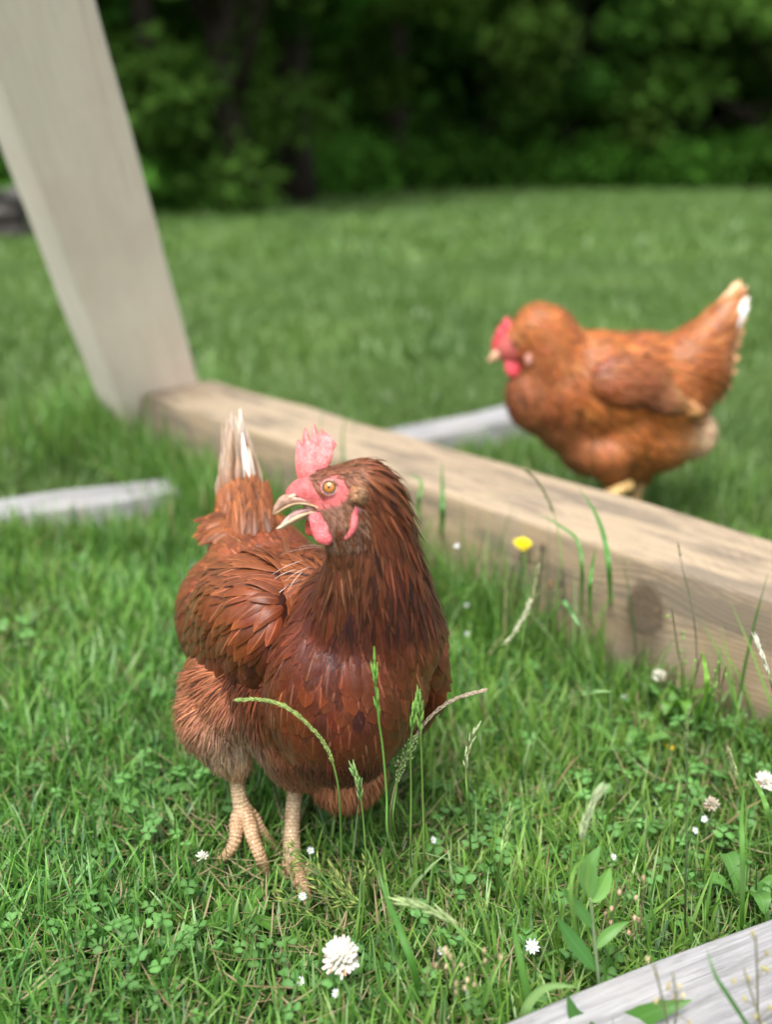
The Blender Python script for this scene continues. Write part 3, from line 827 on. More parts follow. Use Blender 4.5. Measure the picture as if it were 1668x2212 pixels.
# ear tuft
mb = MB()
ec = S(534.4+1250*0.18847, 880.2+990*0.18847)
erng = np.random.default_rng(4)
mb.ball(ec+CB*0.001, (0.0052, 0.0038, 0.0056), col=(0.30, 0.13, 0.06), axes=(CX, CB, CU), seg=10, rings=8)
ear = mb.build('ear_tuft', HEN_DOWN, hen)
pp = []; nn2 = []
for i in range(260):
    a_ = erng.random()*2*math.pi; ph_ = math.acos(erng.random())
    dv = CX*math.sin(ph_)*math.cos(a_) + CU*math.sin(ph_)*math.sin(a_) + CB*math.cos(ph_)
    b0 = ec + CX*(dv.dot(CX)*0.0044) + CU*(dv.dot(CU)*0.005) + CB*(dv.dot(CB)*0.0042)
    dd = (dv*0.4 + CX*0.7 - CU*0.2 + Vector(erng.normal(0, .25, 3))).normalized()
    pp.append([tuple(b0+dd*(0.0042*v)) for v in V6]); nn2.append([tuple(dv)]*6)
k_ = len(pp)
feathers_mesh('ear_feather', np.array(pp), np.array(nn2), np.full(k_, 0.0012), np.ones(k_), np.clip(np.array([(0.42, 0.23, 0.12)])*(1+erng.normal(0, .35, (k_, 1))), 0.02, .8), HEN_DOWN, ear, camber=0)

# wings: a lens-shaped pad over each flank with overlapping coverts
def wing(name, balls_w, guides_w, seed, count=14000, spacing=0.26, par=hen):
    wb, wbvh, WV, WF = blob_body(name, balls_w, 0.004, 5, SKIN, par, lambda v: np.tile(np.array(VD), (len(v), 1)))
    gl = []
    for (px, py, Yd, dx, dy, dY, L, Wd, hk, col) in guides_w:
        loc, _, _, _ = wbvh.find_nearest(P(px, py, Yd))
        gl.append((loc, (dx, dY, -dy), L/1000*1.1, Wd/1000*1.25, hk*.8, col))
    a1, a2, a3, a4, a5 = cover(WV, WF, wbvh, gl, count, spacing, seed=seed, lift=(0.0006, 0.0030))
    feathers_mesh('covert_feathers', a1, a2, a3, a4, a5, HEN_FEATHER, wb)
    return wb
wbl = []
for (x, y, Y, r) in ((560, 1290, .775, (.035, .05, .032)), (512, 1340, .775, (.030, .052, .045)), (482, 1380, .79, (.024, .055, .046)), (505, 1420, .785, (.026, .052, .036)), (560, 1370, .745, (.03, .04, .045))):
    wbl.append((P(x, y, Y), r, axb))
wing('wing', wbl, [
    (600, 1260, .74, -1, .6, .2, 28, 7, .9, (0.19, 0.055, 0.017)), (540, 1270, .75, -1, .7, .3, 26, 8, .7, (0.165, 0.045, 0.014)), (470, 1290, .77, -.7, 1, .3, 24, 11, .3, (0.14, 0.036, 0.011)),
    (600, 1350, .72, -.5, 1, .1, 24, 8, .5, RB), (540, 1370, .73, -.4, 1, .1, 22, 10, .2, WB), (450, 1370, .76, -.1, 1, .3, 26, 11, .1, WB), (410, 1340, .79, -.1, 1, .4, 26, 11, .1, (0.14, 0.036, 0.011)),
    (500, 1450, .74, .2, 1, .2, 28, 12, .1, DB), (560, 1440, .73, .1, 1, .1, 22, 11, .1, DB), (430, 1440, .77, .3, 1, .3, 30, 12, .1, RB)], 21)
wbr = []
for (x, y, Y, r) in ((893, 1385, .755, (.017, .045, .036)), (893, 1430, .77, (.014, .05, .042)), (872, 1480, .78, (.014, .045, .036))):
    wbr.append((P(x, y, Y), r, axb))
wing('wing', wbr, [
    (920, 1340, .73, .2, 1, .3, 24, 9, .4, (0.25, 0.085, 0.035)), (945, 1400, .73, .2, 1, .4, 26, 11, .1, RB), (950, 1480, .74, 0, 1, .4, 26, 11, .1, RB), (910, 1560, .75, -.2, 1, .4, 26, 11, .1, (0.15, 0.038, 0.012)), (960, 1440, .8, -.3, .8, .9, 30, 12, .1, RB)], 22, count=6000)

# tail: stiff quills
tb = P(525, 1110, 0.925)
tp = []; tn = []; tw = []; tcol = []; ttip = []
trng = np.random.default_rng(12)
spec = [  # tip px, tip py, tip Y, base dx px, width mm, colour, tip colour
    (508, 898, .975, 2, 14, (.33, .17, .09), (.50, .38, .29)), (522, 905, .968, 10, 13, (.30, .14, .07), (.42, .30, .21)), (498, 925, .962, -10, 14, (.30, .13, .06), (.40, .26, .17)),
    (536, 950, .955, 18, 13, (.27, .11, .05), (.36, .23, .15)), (488, 975, .950, -22, 13, (.28, .11, .05), (.40, .25, .16)),
    (500, 890, .985, -4, 15, (.30, .14, .07), (.46, .35, .27)), (517, 884, .972, 8, 12, (.42, .25, .17), (.62, .54, .47)), (491, 905, .970, -14, 14, (.30, .13, .06), (.42, .29, .2)),
    (530, 925, .965, 16, 13, (.30, .13, .06), (.44, .33, .25)), (546, 975, .955, 24, 12, (.26, .10, .04), (.44, .32, .24)), (484, 950, .960, -24, 12, (.35, .15, .07), (.50, .36, .26)),
    (553, 1015, .95, 30, 11, (.28, .1, .04), (.50, .36, .27)), (508, 915, .957, 0, 13, (.34, .16, .08), (.46, .33, .24)), (498, 950, .950, -10, 12, (.33, .13, .055), (.42, .26, .16)), (479, 1010, .95, -30, 11, (.30, .11, .045), (.46, .33, .24)),
    (522, 935, .945, 9, 8, (.62, .54, .48), (.72, .66, .62)), (535, 965, .940, 17, 9, (.40, .26, .19), (.56, .46, .38)), (513, 985, .938, -2, 10, (.31, .12, .05), (.38, .20, .11)), (528, 1015, .932, 8, 11, (.27, .09, .035), (.34, .14, .06)),
    (497, 1000, .935, -14, 10, (.30, .11, .045), (.40, .22, .12)), (545, 1035, .930, 20, 10, (.24, .08, .03), (.32, .12, .05)), (486, 1045, .93, -22, 10, (.30, .11, .045), (.42, .25, .15)),
]
for (tx, ty, tY, bx, wd_, c0, c1) in spec:
    a_ = P(522+bx, 1110, 0.925+trng.normal(0, .004)); b_ = P(tx, ty, tY)
    mid_ = a_.lerp(b_, .5) + CX*(bx*0.00010)
    tp.append([tuple(q) for q in spline([a_, mid_, b_], 6)])
    nv_ = (CX*(0.35 if bx < 0 else -0.5)*1.0 - CF*1.0 + Vector(trng.normal(0, .15, 3))).normalized()
    if max(c1) < .6: c1 = tuple(np.array(c1)*.62); c0 = tuple(np.array(c0)*.7)
    tn.append([tuple(nv_)]*6); tw.append(wd_/1000*1.0); tcol.append(c0); ttip.append(tuple(np.array(c1)*.9))
    for q_ in range(2):
        o1 = Vector(trng.normal(0, .0022, 3)); f_ = .80+.22*trng.random()
        tp.append([tuple(Vector(v)*1.0+o1) for v in spline([a_, a_.lerp(b_, .5*f_)+CX*(bx*0.0001), a_.lerp(b_, f_)], 6)])
        tn.append([tuple((nv_+Vector(trng.normal(0, .25, 3))).normalized())]*6); tw.append(wd_/1000*.45); k_c = .55+.5*trng.random(); tcol.append(tuple(np.array(c0)*k_c)); ttip.append(tuple(np.array(c1)*k_c))
tail = feathers_mesh('tail', np.array(tp), np.array(tn), np.array(tw), np.full(len(tp), 0.2), np.array(tcol), HEN_FEATHER, hen, camber=0.3, tipcol=np.array(ttip))
# loose orange coverts around the tail root
tp = []; tn = []; tw = []; tcol = []
for i in range(210):
    a_ang = trng.random(); up_f = trng.random()
    bx, by = 462+122*a_ang, 1160-75*up_f
    if bx < 480 and by < 1120: continue
    p0 = S(bx, by, 0.001)
    wdir = (bx-520)/60.0
    dirv = (CX*(-wdir*0.25+trng.normal(0, .10)) + CU*1.0 + Vector((0, 0.40, 0)) + Vector(trng.normal(0, .08, 3))).normalized()
    if bx < 495 and up_f < .6: dirv = (CX*(-0.75+trng.normal(0, .12)) + CU*(-0.25+.8*up_f) + CF*.5).normalized()
    Lf = 0.012+0.018*trng.random()**1.5
    _, nr, _, _ = bvh.find_nearest(p0)
    tp.append([tuple(p0 + dirv*(Lf*v) + nr*(0.0015*v) - CU*(0.005*v*v*(1 if bx < 495 else 0)) ) for v in V6]); tn.append([tuple((nr*.6+CB*.6+CX*trng.normal(0, .2)).normalized())]*6)
    tw.append(0.006+0.004*trng.random()); tcol.append(np.array(OB)*(0.45+0.5*trng.random())*(.75 if bx > 520 else 1))
feathers_mesh('tail_coverts', np.array(tp), np.array(tn), np.array(tw), np.full(len(tp), 0.5), np.array(tcol), HEN_FEATHER, hen)
# the few white-shafted feathers on the shoulder and one white patch by the tail
tp = []; tn = []; tw = []; tcol = []
for (x0, y0, x1, y1) in ((690, 1187, 612, 1207), (700, 1192, 640, 1200), (650, 1222, 585, 1258), (668, 1232, 622, 1262), (640, 1240, 590, 1268), (600, 1255, 566, 1282), (625, 1270, 598, 1300), (655, 1248, 628, 1290)):
    a_ = S(x0, y0, 0.0045); b_ = S(x1, y1, 0.006)
    if (b_-a_).length > 0.06: continue
    _, nr, _, _ = bvh.find_nearest(a_)
    for k in range(1):
        o_ = Vector(trng.normal(0, .0012, 3))
        tp.append([tuple(a_.lerp(b_, v)+o_+nr*0.002*math.sin(v*3)) for v in V6]); tn.append([tuple(nr)]*6)
        tw.append(0.0008); tcol.append((0.40, 0.30, 0.26))
feathers_mesh('white_shafted_feathers', np.array(tp), np.array(tn), np.array(tw), np.full(len(tp), 1.0), np.array(tcol), HEN_FEATHER, hen)

# comb
def plate(name, outline, mid_t, thick, mat, parent, colr, puff=1.0, dz=0.0, edge=0.35, seg=3, tilt=None):
    """fleshy lobe: outline in head drawing coordinates, thick in the middle, thin at the rim."""
    pts = [np.array(p, float) for p in outline]
    n = len(pts)
    dense = []
    for i in range(n):                                    # closed Catmull-Rom
        a, b, c, d = pts[i-1], pts[i], pts[(i+1) % n], pts[(i+2) % n]
        for f in np.linspace(0, 1, seg, endpoint=False):
            dense.append(0.5*((2*b)+(-a+c)*f+(2*a-5*b+4*c-d)*f*f+(-a+3*b-3*c+d)*f**3))
    bm = bmesh.new()
    vs = [bm.verts.new((q[0], -q[1], 0)) for q in dense]
    f = bm.faces.new(vs)
    if f.normal.z < 0: f.normal_flip()
    bmesh.ops.triangulate(bm, faces=[f], quad_method='BEAUTY', ngon_method='EAR_CLIP')
    for _ in range(3):
        long_e = [e for e in bm.edges if e.calc_length() > 26]
        if not long_e: break
        bmesh.ops.subdivide_edges(bm, edges=long_e, cuts=1)
        bmesh.ops.triangulate(bm, faces=[f_ for f_ in bm.faces if len(f_.verts) > 3])
    bnd = np.array([q for q in dense])
    bm.verts.ensure_lookup_table(); bm.verts.index_update()
    V = []; F = []
    m_ = len(bm.verts)
    def dist(x, y):
        a = bnd; b = np.roll(bnd, -1, 0)
        ab = b-a; ap = np.array([x, -y])-a
        t = np.clip((ap*ab).sum(1)/((ab**2).sum(1)+1e-9), 0, 1)
        return np.sqrt((((a+ab*t[:, None])-np.array([x, -y]))**2).sum(1)).min()
    hts = []
    for v in bm.verts:
        d = dist(v.co.x, v.co.y)
        hts.append(thick*(edge*0.5 + (1-edge*0.5)*min(1, math.sqrt(min(1, d/(60.0*puff))))) if d > 1 else thick*edge*0.4)
    for s_ in (1, -1):
        for v, h_ in zip(bm.verts, hts):
            nn_ = noise.noise(Vector((v.co.x*0.02, v.co.y*0.02, s_*3.0)))*0.0004
            tt = mid_t + s_*(h_ + nn_)
            if tilt: tt += tilt(v.co.x, -v.co.y)
            V.append(H(v.co.x, -v.co.y, tt))
    for f_ in bm.faces:
        idx = [v.index for v in f_.verts]
        F.append(tuple(idx)); F.append(tuple(m_+i for i in idx[::-1]))
    for e_ in bm.edges:
        if len(e_.link_faces) == 1:
            a, b = e_.verts[0].index, e_.verts[1].index
            F.append((a, m_+a, m_+b, b))
    bm.free()
    o = mesh_np(name, np.array([tuple(v) for v in V]), F, mat, parent, uv=np.zeros((len(V), 2)), col=np.tile(np.array(colr), (len(V), 1)))
    b2 = bmesh.new(); b2.from_mesh(o.data); bmesh.ops.recalc_face_normals(b2, faces=b2.faces); b2.to_mesh(o.data); b2.free()
    for p in o.data.polygons: p.use_smooth = True
    return o
comb_o = [(560, 800), (532, 640), (538, 400), (562, 352), (590, 362), (606, 420), (614, 300), (632, 212), (662, 232), (700, 330), (722, 352), (726, 200), (750, 152), (776, 230), (800, 280), (822, 282), (828, 196), (848, 240), (890, 268),
          (940, 300), (985, 372), (1012, 412), (980, 470), (965, 560), (930, 650), (870, 740), (800, 830), (690, 860)]
comb = plate('comb', comb_o, TH, 0.0036, COMB, hen, (0.74, 0.19, 0.185), edge=0.5, seg=3, tilt=lambda x, y: 0.003*math.sin((y-400)*0.006)+0.0012*math.sin(x*0.02))
wat = plate('wattle', [(700, 1235), (712, 1360), (745, 1480), (800, 1550), (880, 1585), (960, 1560), (1000, 1470), (1012, 1370), (985, 1315), (930, 1315), (880, 1290), (840, 1215), (760, 1200)], -0.0045, 0.0022, COMB, hen, (0.66, 0.12, 0.13), edge=0.5)
wat2 = plate('wattle', [(640, 1300), (630, 1380), (640, 1450), (690, 1480), (745, 1475), (770, 1400), (760, 1300), (700, 1240)], -0.0225, 0.0018, COMB, hen, (0.62, 0.08, 0.05), edge=0.5)
lobe = plate('ear_lobe', [(1270, 1090), (1240, 1170), (1250, 1215), (1295, 1210), (1340, 1150), (1350, 1060), (1320, 1050)], 0.0015, 0.0022, COMB, hen, (0.5, 0.2, 0.27), edge=0.5)
mb = MB()
fl = [S(534.4+zx*.18847, 880.2+zy*.18847, 0.0004) for zx, zy in ((1262, 1130), (1238, 1220), (1222, 1320), (1190, 1420), (1110, 1510))]
mb.tube(spline(fl, 16), [0.0016+0.0012*math.sin(math.pi*i/15) for i in range(16)], 8, col=(0.62, 0.13, 0.14))
mb.build('throat_fold', COMB, hen)
# eye
def on_cheek(zx, zy): return S(534.4+zx*.18847, 880.2+zy*.18847)
e0 = on_cheek(940, 915)
_, en, _, _ = bvh.find_nearest(e0)
en = (en*0.35+CB*0.65).normalized()
ea = (CX - en*CX.dot(en)).normalized(); eb = en.cross(ea)
R_e = 68*hz
mb = MB()
def disc_dome(mb, c, n, a, b, r, h, col, seg=28, rings=6, r0=0.0, hole=0.0):
    V = []; F = []
    for i in range(rings+1):
        t = hole/r + (1-hole/r)*i/rings
        for k in range(seg):
            th = 2*math.pi*k/seg
            V.append(c + a*(r*t*math.cos(th)) + b*(r*t*math.sin(th)) + n*(h*math.sqrt(max(0, 1-t*t*0.98))))
    for i in range(rings):
        for k in range(seg): F.append((i*seg+k, i*seg+(k+1) % seg, (i+1)*seg+(k+1) % seg, (i+1)*seg+k))
    if hole == 0: pass
    mb.add(V, F, None, col)
eyec = e0 + en*0.0002
m1 = MB(); disc_dome(m1, eyec, en, ea, eb, R_e*1.02, 0.0022, (0.45, 0.17, 0.02), rings=10)
eye = m1.build('eye', EYEM, hen)
m2 = MB(); disc_dome(m2, eyec+en*0.00035, en, ea, eb, R_e*0.45, 0.0022, (0.004, 0.004, 0.005), rings=8)
m2.build('pupil', EYEM, eye)
m4 = MB()
for k_r, (rr_, rd_, colr_) in enumerate(((1.06, 0.13, (0.05, 0.02, 0.015)), (1.24, 0.17, (0.42, 0.22, 0.19)), (1.46, 0.15, (0.52, 0.13, 0.12)))):
    ring = [eyec + en*(0.0009-0.0004*k_r) + ea*(R_e*rr_*math.cos(t)) + eb*(R_e*rr_*0.97*math.sin(t)) for t in np.linspace(0, 2*math.pi, 33)]
    m4.tube(ring, [R_e*rd_]*33, 8, col=colr_, close=False)
m4.build('eyelid', SKIN, eye)
# beak: lofted horn, upper and lower
def horn(name, stations, colr, parent=hen, seg=14, tipc=None, hollow=False):
    """stations: (zx, zy centre, half height, half width) in drawing units; width along the view axis in metres"""
    st = spline([np.array(s, float) for s in stations], 26)
    V = []; F = []; C = []
    for i, s in enumerate(st):
        j = min(i+1, len(st)-1); k = max(i-1, 0)
        tx, ty = st[j][0]-st[k][0], st[j][1]-st[k][1]; L = math.hypot(tx, ty); nx_, ny_ = -ty/L, tx/L
        for q in range(seg):
            th = 2*math.pi*q/seg
            hh = s[2]*math.cos(th); ww = s[3]*math.sin(th)
            V.append(H(s[0]+nx_*hh, s[1]+ny_*hh, TH+ww))
            f = i/(len(st)-1)
            C.append(np.array(colr)*(1-f)+np.array(tipc if tipc else colr)*f)
    for i in range(len(st)-1):
        for q in range(seg): F.append((i*seg+q, i*seg+(q+1) % seg, (i+1)*seg+(q+1) % seg, (i+1)*seg+q))
    F.append(tuple(range(seg))); F.append(tuple((len(st)-1)*seg+q for q in range(seg))[::-1])
    return mesh_np(name, np.array([tuple(v) for v in V]), F, BEAK, parent, uv=np.zeros((len(V), 2)), col=np.array(C))
ub = horn('upper_beak', [(800, 1125, 14, .0075), (640, 1068, 42, .0074), (500, 1050, 76, .0066), (400, 1080, 78, .0052), (325, 1145, 50, .0034), (280, 1205, 19, .0016), (272, 1228, 6, .0008)], (0.36, 0.17, 0.13), tipc=(0.46, 0.31, 0.21))
m5 = MB()
# pale cutting edge of the upper beak, and the nostril flap
for s_ in (1, -1):
    pts_ = spline([H(830, 1160, TH+s_*.0078), H(700, 1112, TH+s_*.0080), (H(560, 1100, TH+s_*.0072)), H(440, 1135, TH+s_*.0054), H(330, 1200, TH+s_*.0030), H(275, 1228, TH)], 20)
    m5.tube(pts_, [0.0005+0.0003*math.sin(math.pi*i/19) for i in range(20)], 6, col=(0.50, 0.36, 0.20))
m5.build('beak_edge', BEAK, ub)
m6 = MB()
m6.ball(H(500, 1015, TH+.0058), (0.0030, 0.0014, 0.0015), col=(0.72, 0.48, 0.33), axes=((CX+CU*0.45).normalized(), CB, (CU-CX*0.45).normalized()))
m6.ball(H(556, 1018, TH+.0066), (0.0010, 0.0006, 0.0006), col=(0.10, 0.03, 0.02), axes=(CX, CB, CU))
m6.build('nostril', BEAK, ub)
lb_ = horn('lower_beak', [(840, 1195, 12, .0070), (700, 1212, 30, .0070), (560, 1262, 37, .0058), (450, 1320, 35, .0044), (370, 1368, 26, .0030), (318, 1392, 12, .0015), (305, 1396, 4, .0006)], (0.42, 0.28, 0.15), tipc=(0.66, 0.53, 0.39))
# mouth lining / tongue
mo = horn('tongue', [(810, 1162, 14, .0050), (680, 1178, 34, .0054), (550, 1215, 46, .0046), (450, 1282, 36, .0034), (375, 1345, 18, .0018)], (0.20, 0.04, 0.045), tipc=(0.62, 0.46, 0.42))

# legs and toes
def ringed(path, radii, n, amp=0.08, per=0.0024):
    pts_ = spline([np.array(list(p)+[r]) for p, r in zip(path, radii)], n)
    L = 0; rad = []; prev = None
    for q in pts_:
        if prev is not None: L += np.linalg.norm(q[:3]-prev)
        prev = q[:3]
        rad.append(max(0.0006, q[3])*(1+amp*math.cos(2*math.pi*L/per)))
    return [Vector(q[:3]) for q in pts_], rad
LEGC = (0.56, 0.43, 0.27)
def leg(shank, toes, nm='leg', colr=LEGC, parent=hen):
    m = MB()
    p_, r_ = ringed([s[0] for s in shank], [s[1]*1.12 for s in shank], 50, 0.035, 0.0045)
    m.tube(p_, r_, 14, col=colr)
    for t in toes:
        p_, r_ = ringed([s[0] for s in t], [s[1]*1.22 for s in t], 60, 0.09, 0.0030)
        m.tube(p_, r_, 12, col=(colr[0]*1.02, colr[1]*0.92, colr[2]*0.88))
        d = (p_[-1]-p_[-6]).normalized()
        m.tube([p_[-1]-d*0.002, p_[-1]+d*0.003, p_[-1]+d*0.006-UPZ*0.001, p_[-1]+d*0.0085-UPZ*0.003], [r_[-1]*1.0, r_[-1]*0.85, r_[-1]*0.5, 0.0004], 8, col=(0.50, 0.36, 0.26))
    return m.build(nm, SCALE, parent)
j1 = P(524, 1748, 0.762)
leg([(P(508, 1660, .768), .0062), (P(513, 1700, .766), .0056), (P(518, 1730, .763), .0060), (j1, .0072)],
    [[(j1, .0062), (P(511, 1775, .752), .0050), (P(510, 1805, .743), .0046), (P(500, 1832, .738), .0040), (P(474, 1862, .738), .0025)],
     [(j1, .0062), (P(537, 1775, .750), .0052), (P(546, 1810, .738), .0046), (P(562, 1850, .730), .0042), (P(577, 1886, .733), .0030)],
     [(j1, .0055), (P(548, 1765, .762), .0040), (P(565, 1795, .760), .0036), (P(590, 1828, .765), .0028)],
     [(j1, .0045), (P(508, 1790, .775), .0034), (P(500, 1820, .785), .0024)]])
j2 = P(632, 1866, 0.745)
leg([(P(640, 1680, .785), .0066), (P(635, 1730, .778), .0060), (P(630, 1800, .762), .0062), (j2, .0076)],
    [[(j2, .0066), (P(612, 1878, .742), .0052), (P(590, 1893, .745), .0046), (P(568, 1900, .750), .0032)],
     [(j2, .0066), (P(642, 1892, .728), .0054), (P(655, 1920, .712), .0046), (P(664, 1950, .702), .0032)],
     [(j2, .0060), (P(665, 1878, .742), .0050), (P(690, 1885, .742), .0042), (P(706, 1888, .742), .0030)],
     [(j2, .0045), (P(628, 1858, .765), .0036), (P(622, 1850, .785), .0026)]])

# ---- far hen
hen2 = root('hen', (P(1340, 1060, 1.57).x, 1.57, 0), 'orange brown hen seen side-on behind the beam with raised tail', 'hen')
def Z(zx, zy, dY=0.0): return P(1005.9+zx*.3969, 565.8+zy*.3969, 1.57+dY)
u2 = .3969*pxm(Z(800, 700))
def zb_(x, y, r, dY=0, k=(1, .85, 1)): return (Z(x, y, dY), (r*u2*k[0], r*u2*k[1], r*u2*k[2]), (CX, CF, CU))
b2 = [zb_(430, 730, 215), zb_(600, 690, 270), zb_(760, 680, 300), zb_(960, 640, 260), zb_(1080, 690, 270), zb_(1230, 590, 215), zb_(850, 900, 255), zb_(1050, 930, 215), zb_(1220, 930, 150), zb_(560, 830, 200), zb_(740, 1040, 140, -.03)]
b2 += [zb_(610, 500, 130), zb_(700, 480, 110)]
b2 += chain([(Z(500, 560), 190*u2), (Z(450, 400), 160*u2), (Z(400, 370), 150*u2), (Z(330, 420), 115*u2), (Z(240, 470), 85*u2)])
b2 += chain([(Z(1230, 560), 200*u2), (Z(1330, 420), 125*u2), (Z(1420, 290), 85*u2), (Z(1480, 190), 50*u2)])
b2 += chain([(Z(800, 1060, -.04), 120*u2), (Z(790, 1170, -.035), 60*u2)]) + chain([(Z(950, 1060, .03), 120*u2), (Z(960, 1170, .03), 60*u2)])
H2F = (0.50, 0.10, 0.09)
def col2(Vs):
    C = np.tile(np.array((0.2, 0.07, 0.025)), (len(Vs), 1))
    for i, v in enumerate(Vs):
        d = Vector(v)-Z(250, 460); 
        if d.length < 95*u2: C[i] = H2F
    return C
b2 += [zb_(440, 800, 155), zb_(530, 880, 155), zb_(680, 980, 190), zb_(900, 1040, 170)]
body2, bvh2, BV2, BF2 = blob_body('body', b2, 0.006, 16, SKIN, hen2, col2)
def gz2(zx, zy, dx, dy, dY, L, W, hk, col):
    d = (Z(zx, zy)-EYE).normalized()
    loc, _, _, _ = bvh2.ray_cast(EYE, d)
    if loc is None: loc, _, _, _ = bvh2.find_nearest(Z(zx, zy))
    return (loc, (dx, dY, -dy), L/1000, W/1000, hk, col)
O2 = (0.35, 0.105, 0.024); M2 = (0.26, 0.075, 0.019); K2 = (0.14, 0.038, 0.015); T2 = (0.38, 0.17, 0.065)
g2 = [gz2(430, 230, .8, .5, 0, 18, 6, 1, O2), gz2(520, 350, .6, 1, 0, 24, 7, 1, O2), gz2(560, 500, .5, 1, 0, 26, 7, 1, O2), gz2(400, 560, .4, 1, 0, 24, 7, 1, (0.30, 0.09, 0.03)),
      gz2(300, 650, .2, 1, 0, 22, 10, .4, (0.17, 0.05, 0.02)), gz2(450, 750, .4, 1, 0, 24, 13, .1, M2), gz2(450, 650, .4, 1, 0, 24, 13, .1, K2), gz2(620, 700, .6, .9, 0, 24, 13, .1, O2), gz2(400, 850, .5, 1, 0, 24, 13, .1, (0.26, 0.1, 0.05)),
      gz2(750, 430, 1, .2, 0, 24, 13, .3, O2), gz2(1000, 420, 1, .1, 0, 26, 14, .2, M2), gz2(1200, 450, 1, -.5, 0, 28, 12, .4, O2), gz2(1350, 400, .7, -1, 0, 35, 12, .4, M2), gz2(1430, 280, .5, -1, 0, 40, 12, .4, T2),
      gz2(1250, 650, .6, .6, 0, 28, 12, .4, M2), gz2(1380, 600, .4, .5, 0, 28, 12, .4, M2), gz2(850, 900, .6, 1, 0, 26, 12, .4, O2), gz2(1100, 930, .9, .4, 0, 26, 9, .6, O2), gz2(1340, 920, 1, .1, 0, 22, 6, .8, (0.62, 0.42, 0.26)),
      gz2(600, 950, .6, 1, 0, 24, 12, .3, (0.30, 0.11, 0.04)), gz2(800, 1120, .2, 1, 0, 22, 8, .6, (0.34, 0.11, 0.04)), gz2(1000, 1120, .4, 1, 0, 22, 8, .6, M2), gz2(350, 350, 1, .3, 0, 12, 5, 1, (0.42, 0.14, 0.04))]
def keep2(p): return (Vector(p)-Z(235, 470)).length > 98*u2
a1, a2, a3, a4, a5 = cover(BV2, BF2, bvh2, g2, 16000, 0.3, sigma=0.045, seed=31, keep=keep2, lift=(0.0008, 0.0025), cvar=.17)
print('hen2 feathers', len(a1))
feathers_mesh('plumage', a1, a2, a3, a4, a5, HEN_FEATHER, hen2)
# wing of the far hen
w2 = [(Z(890, 645, -.058), (215*u2, 62*u2, 140*u2), (CX, CF, CU)), (Z(1040, 715, -.054), (165*u2, 58*u2, 95*u2), ((CX-CU*.45).normalized(), CF, (CU+CX*.45).normalized())), (Z(1170, 765, -.050), (130*u2, 42*u2, 45*u2), ((CX-CU*.55).normalized(), CF, (CU+CX*.55).normalized()))]
wb2, wbvh2, WV2, WF2 = blob_body('wing', w2, 0.005, 5, SKIN, hen2, lambda v: np.tile(np.array(K2), (len(v), 1)))
gw = [(Z(800, 600, -.09), (1, 0, -.3), .03, .015, .1, (0.20, 0.056, 0.018)), (Z(980, 660, -.09), (1, 0, -.5), .034, .015, .1, (0.13, 0.036, 0.014)), (Z(1120, 680, -.09), (1, 0, -.8), .04, .014, .2, T2), (Z(1220, 790, -.08), (1, 0, -.6), .05, .013, .3, T2), (Z(1000, 760, -.09), (1, 0, -.3), .03, .015, .1, (0.13, 0.04, 0.025)), (Z(900, 520, -.09), (1, 0, -.3), .03, .013, .3, M2)]
a1, a2, a3, a4, a5 = cover(WV2, WF2, wbvh2, gw, 3000, 0.22, sigma=0.03, seed=32, lift=(0.001, 0.003), cvar=.1)
feathers_mesh('covert_feathers', a1, a2, a3, a4, a5, HEN_FEATHER, wb2)
tp = []; tn = []; tw = []; tcol = []; ttip = []
for i, (zx, zy, dY, c1) in enumerate(((1500, 100, -.01, (.55, .33, .18)), (1530, 130, .01, (.60, .40, .26)), (1545, 190, -.02, (.55, .48, .42)), (1545, 240, -.02, (.55, .52, .50)), (1530, 300, .01, (.5, .25, .12)), (1520, 370, .0, (.5, .25, .12)), (1505, 440, .01, (.45, .2, .09)), (1495, 520, 0, (.5, .24, .12)), (1480, 600, 0, (.5, .26, .13)), (1450, 690, .0, (.45, .22, .1)), (1400, 760, .0, (.42, .2, .1)), (1470, 110, .0, (.6, .32, .16)))):
    a_ = Z(1250+random.uniform(-30, 30), 470+i*12, dY); b_ = Z(zx, zy, dY)
    tp.append([tuple(q) for q in spline([a_, a_.lerp(b_, .55)+CX*0.006, b_], 6)]); tn.append([tuple((-CF+CX*random.uniform(-.2, .2)).normalized())]*6); tw.append(.032); tcol.append((.42, .16, .05)); ttip.append(c1)
feathers_mesh('tail', np.array(tp), np.array(tn), np.array(tw), np.full(len(tp), 0.3), np.array(tcol), HEN_FEATHER, hen2, camber=0.3, tipcol=np.array(ttip))
m = MB(); 
m.tube(spline([Z(235, 330), Z(200, 400), Z(178, 470), Z(165, 510)], 10), [(.010, .004)]*3+[(.013, .005)]*4+[(.008, .004)]*3, 10, col=(0.62, 0.05, 0.07), flat=CU)
for q in ((225, 335), (190, 385)): m.ball(Z(*q), (.006, .003, .009), col=(0.62, 0.05, 0.07), axes=(CX, CF, CU))
m.build('comb', COMB, hen2)
for q in (-.012, .012):
    m = MB(); m.ball(Z(258, 560, q), (.0125, .003, .018), col=(0.58, 0.04, 0.06), axes=(CX, CF, CU)); m.build('wattle', COMB, hen2)
m = MB(); m.tube([Z(190, 490), Z(150, 520), Z(118, 545)], [.009, .006, .0012], 10, col=(0.62, 0.36, 0.22)); m.build('beak', BEAK, hen2)
m = MB(); m.ball(Z(345, 530, -.035), (.007, .004, .009), col=(0.42, 0.16, 0.12), axes=(CX, CF, CU)); m.build('ear_lobe', COMB, hen2)
for q in (-.026, .008):
    m = MB(); m.ball(Z(262, 430, -.026), .0045, col=(0.30, 0.1, 0.02)) if q < 0 else m.ball(Z(262, 430, .026), .0045, col=(0.30, 0.1, 0.02)); m.build('eye', EYEM, hen2)
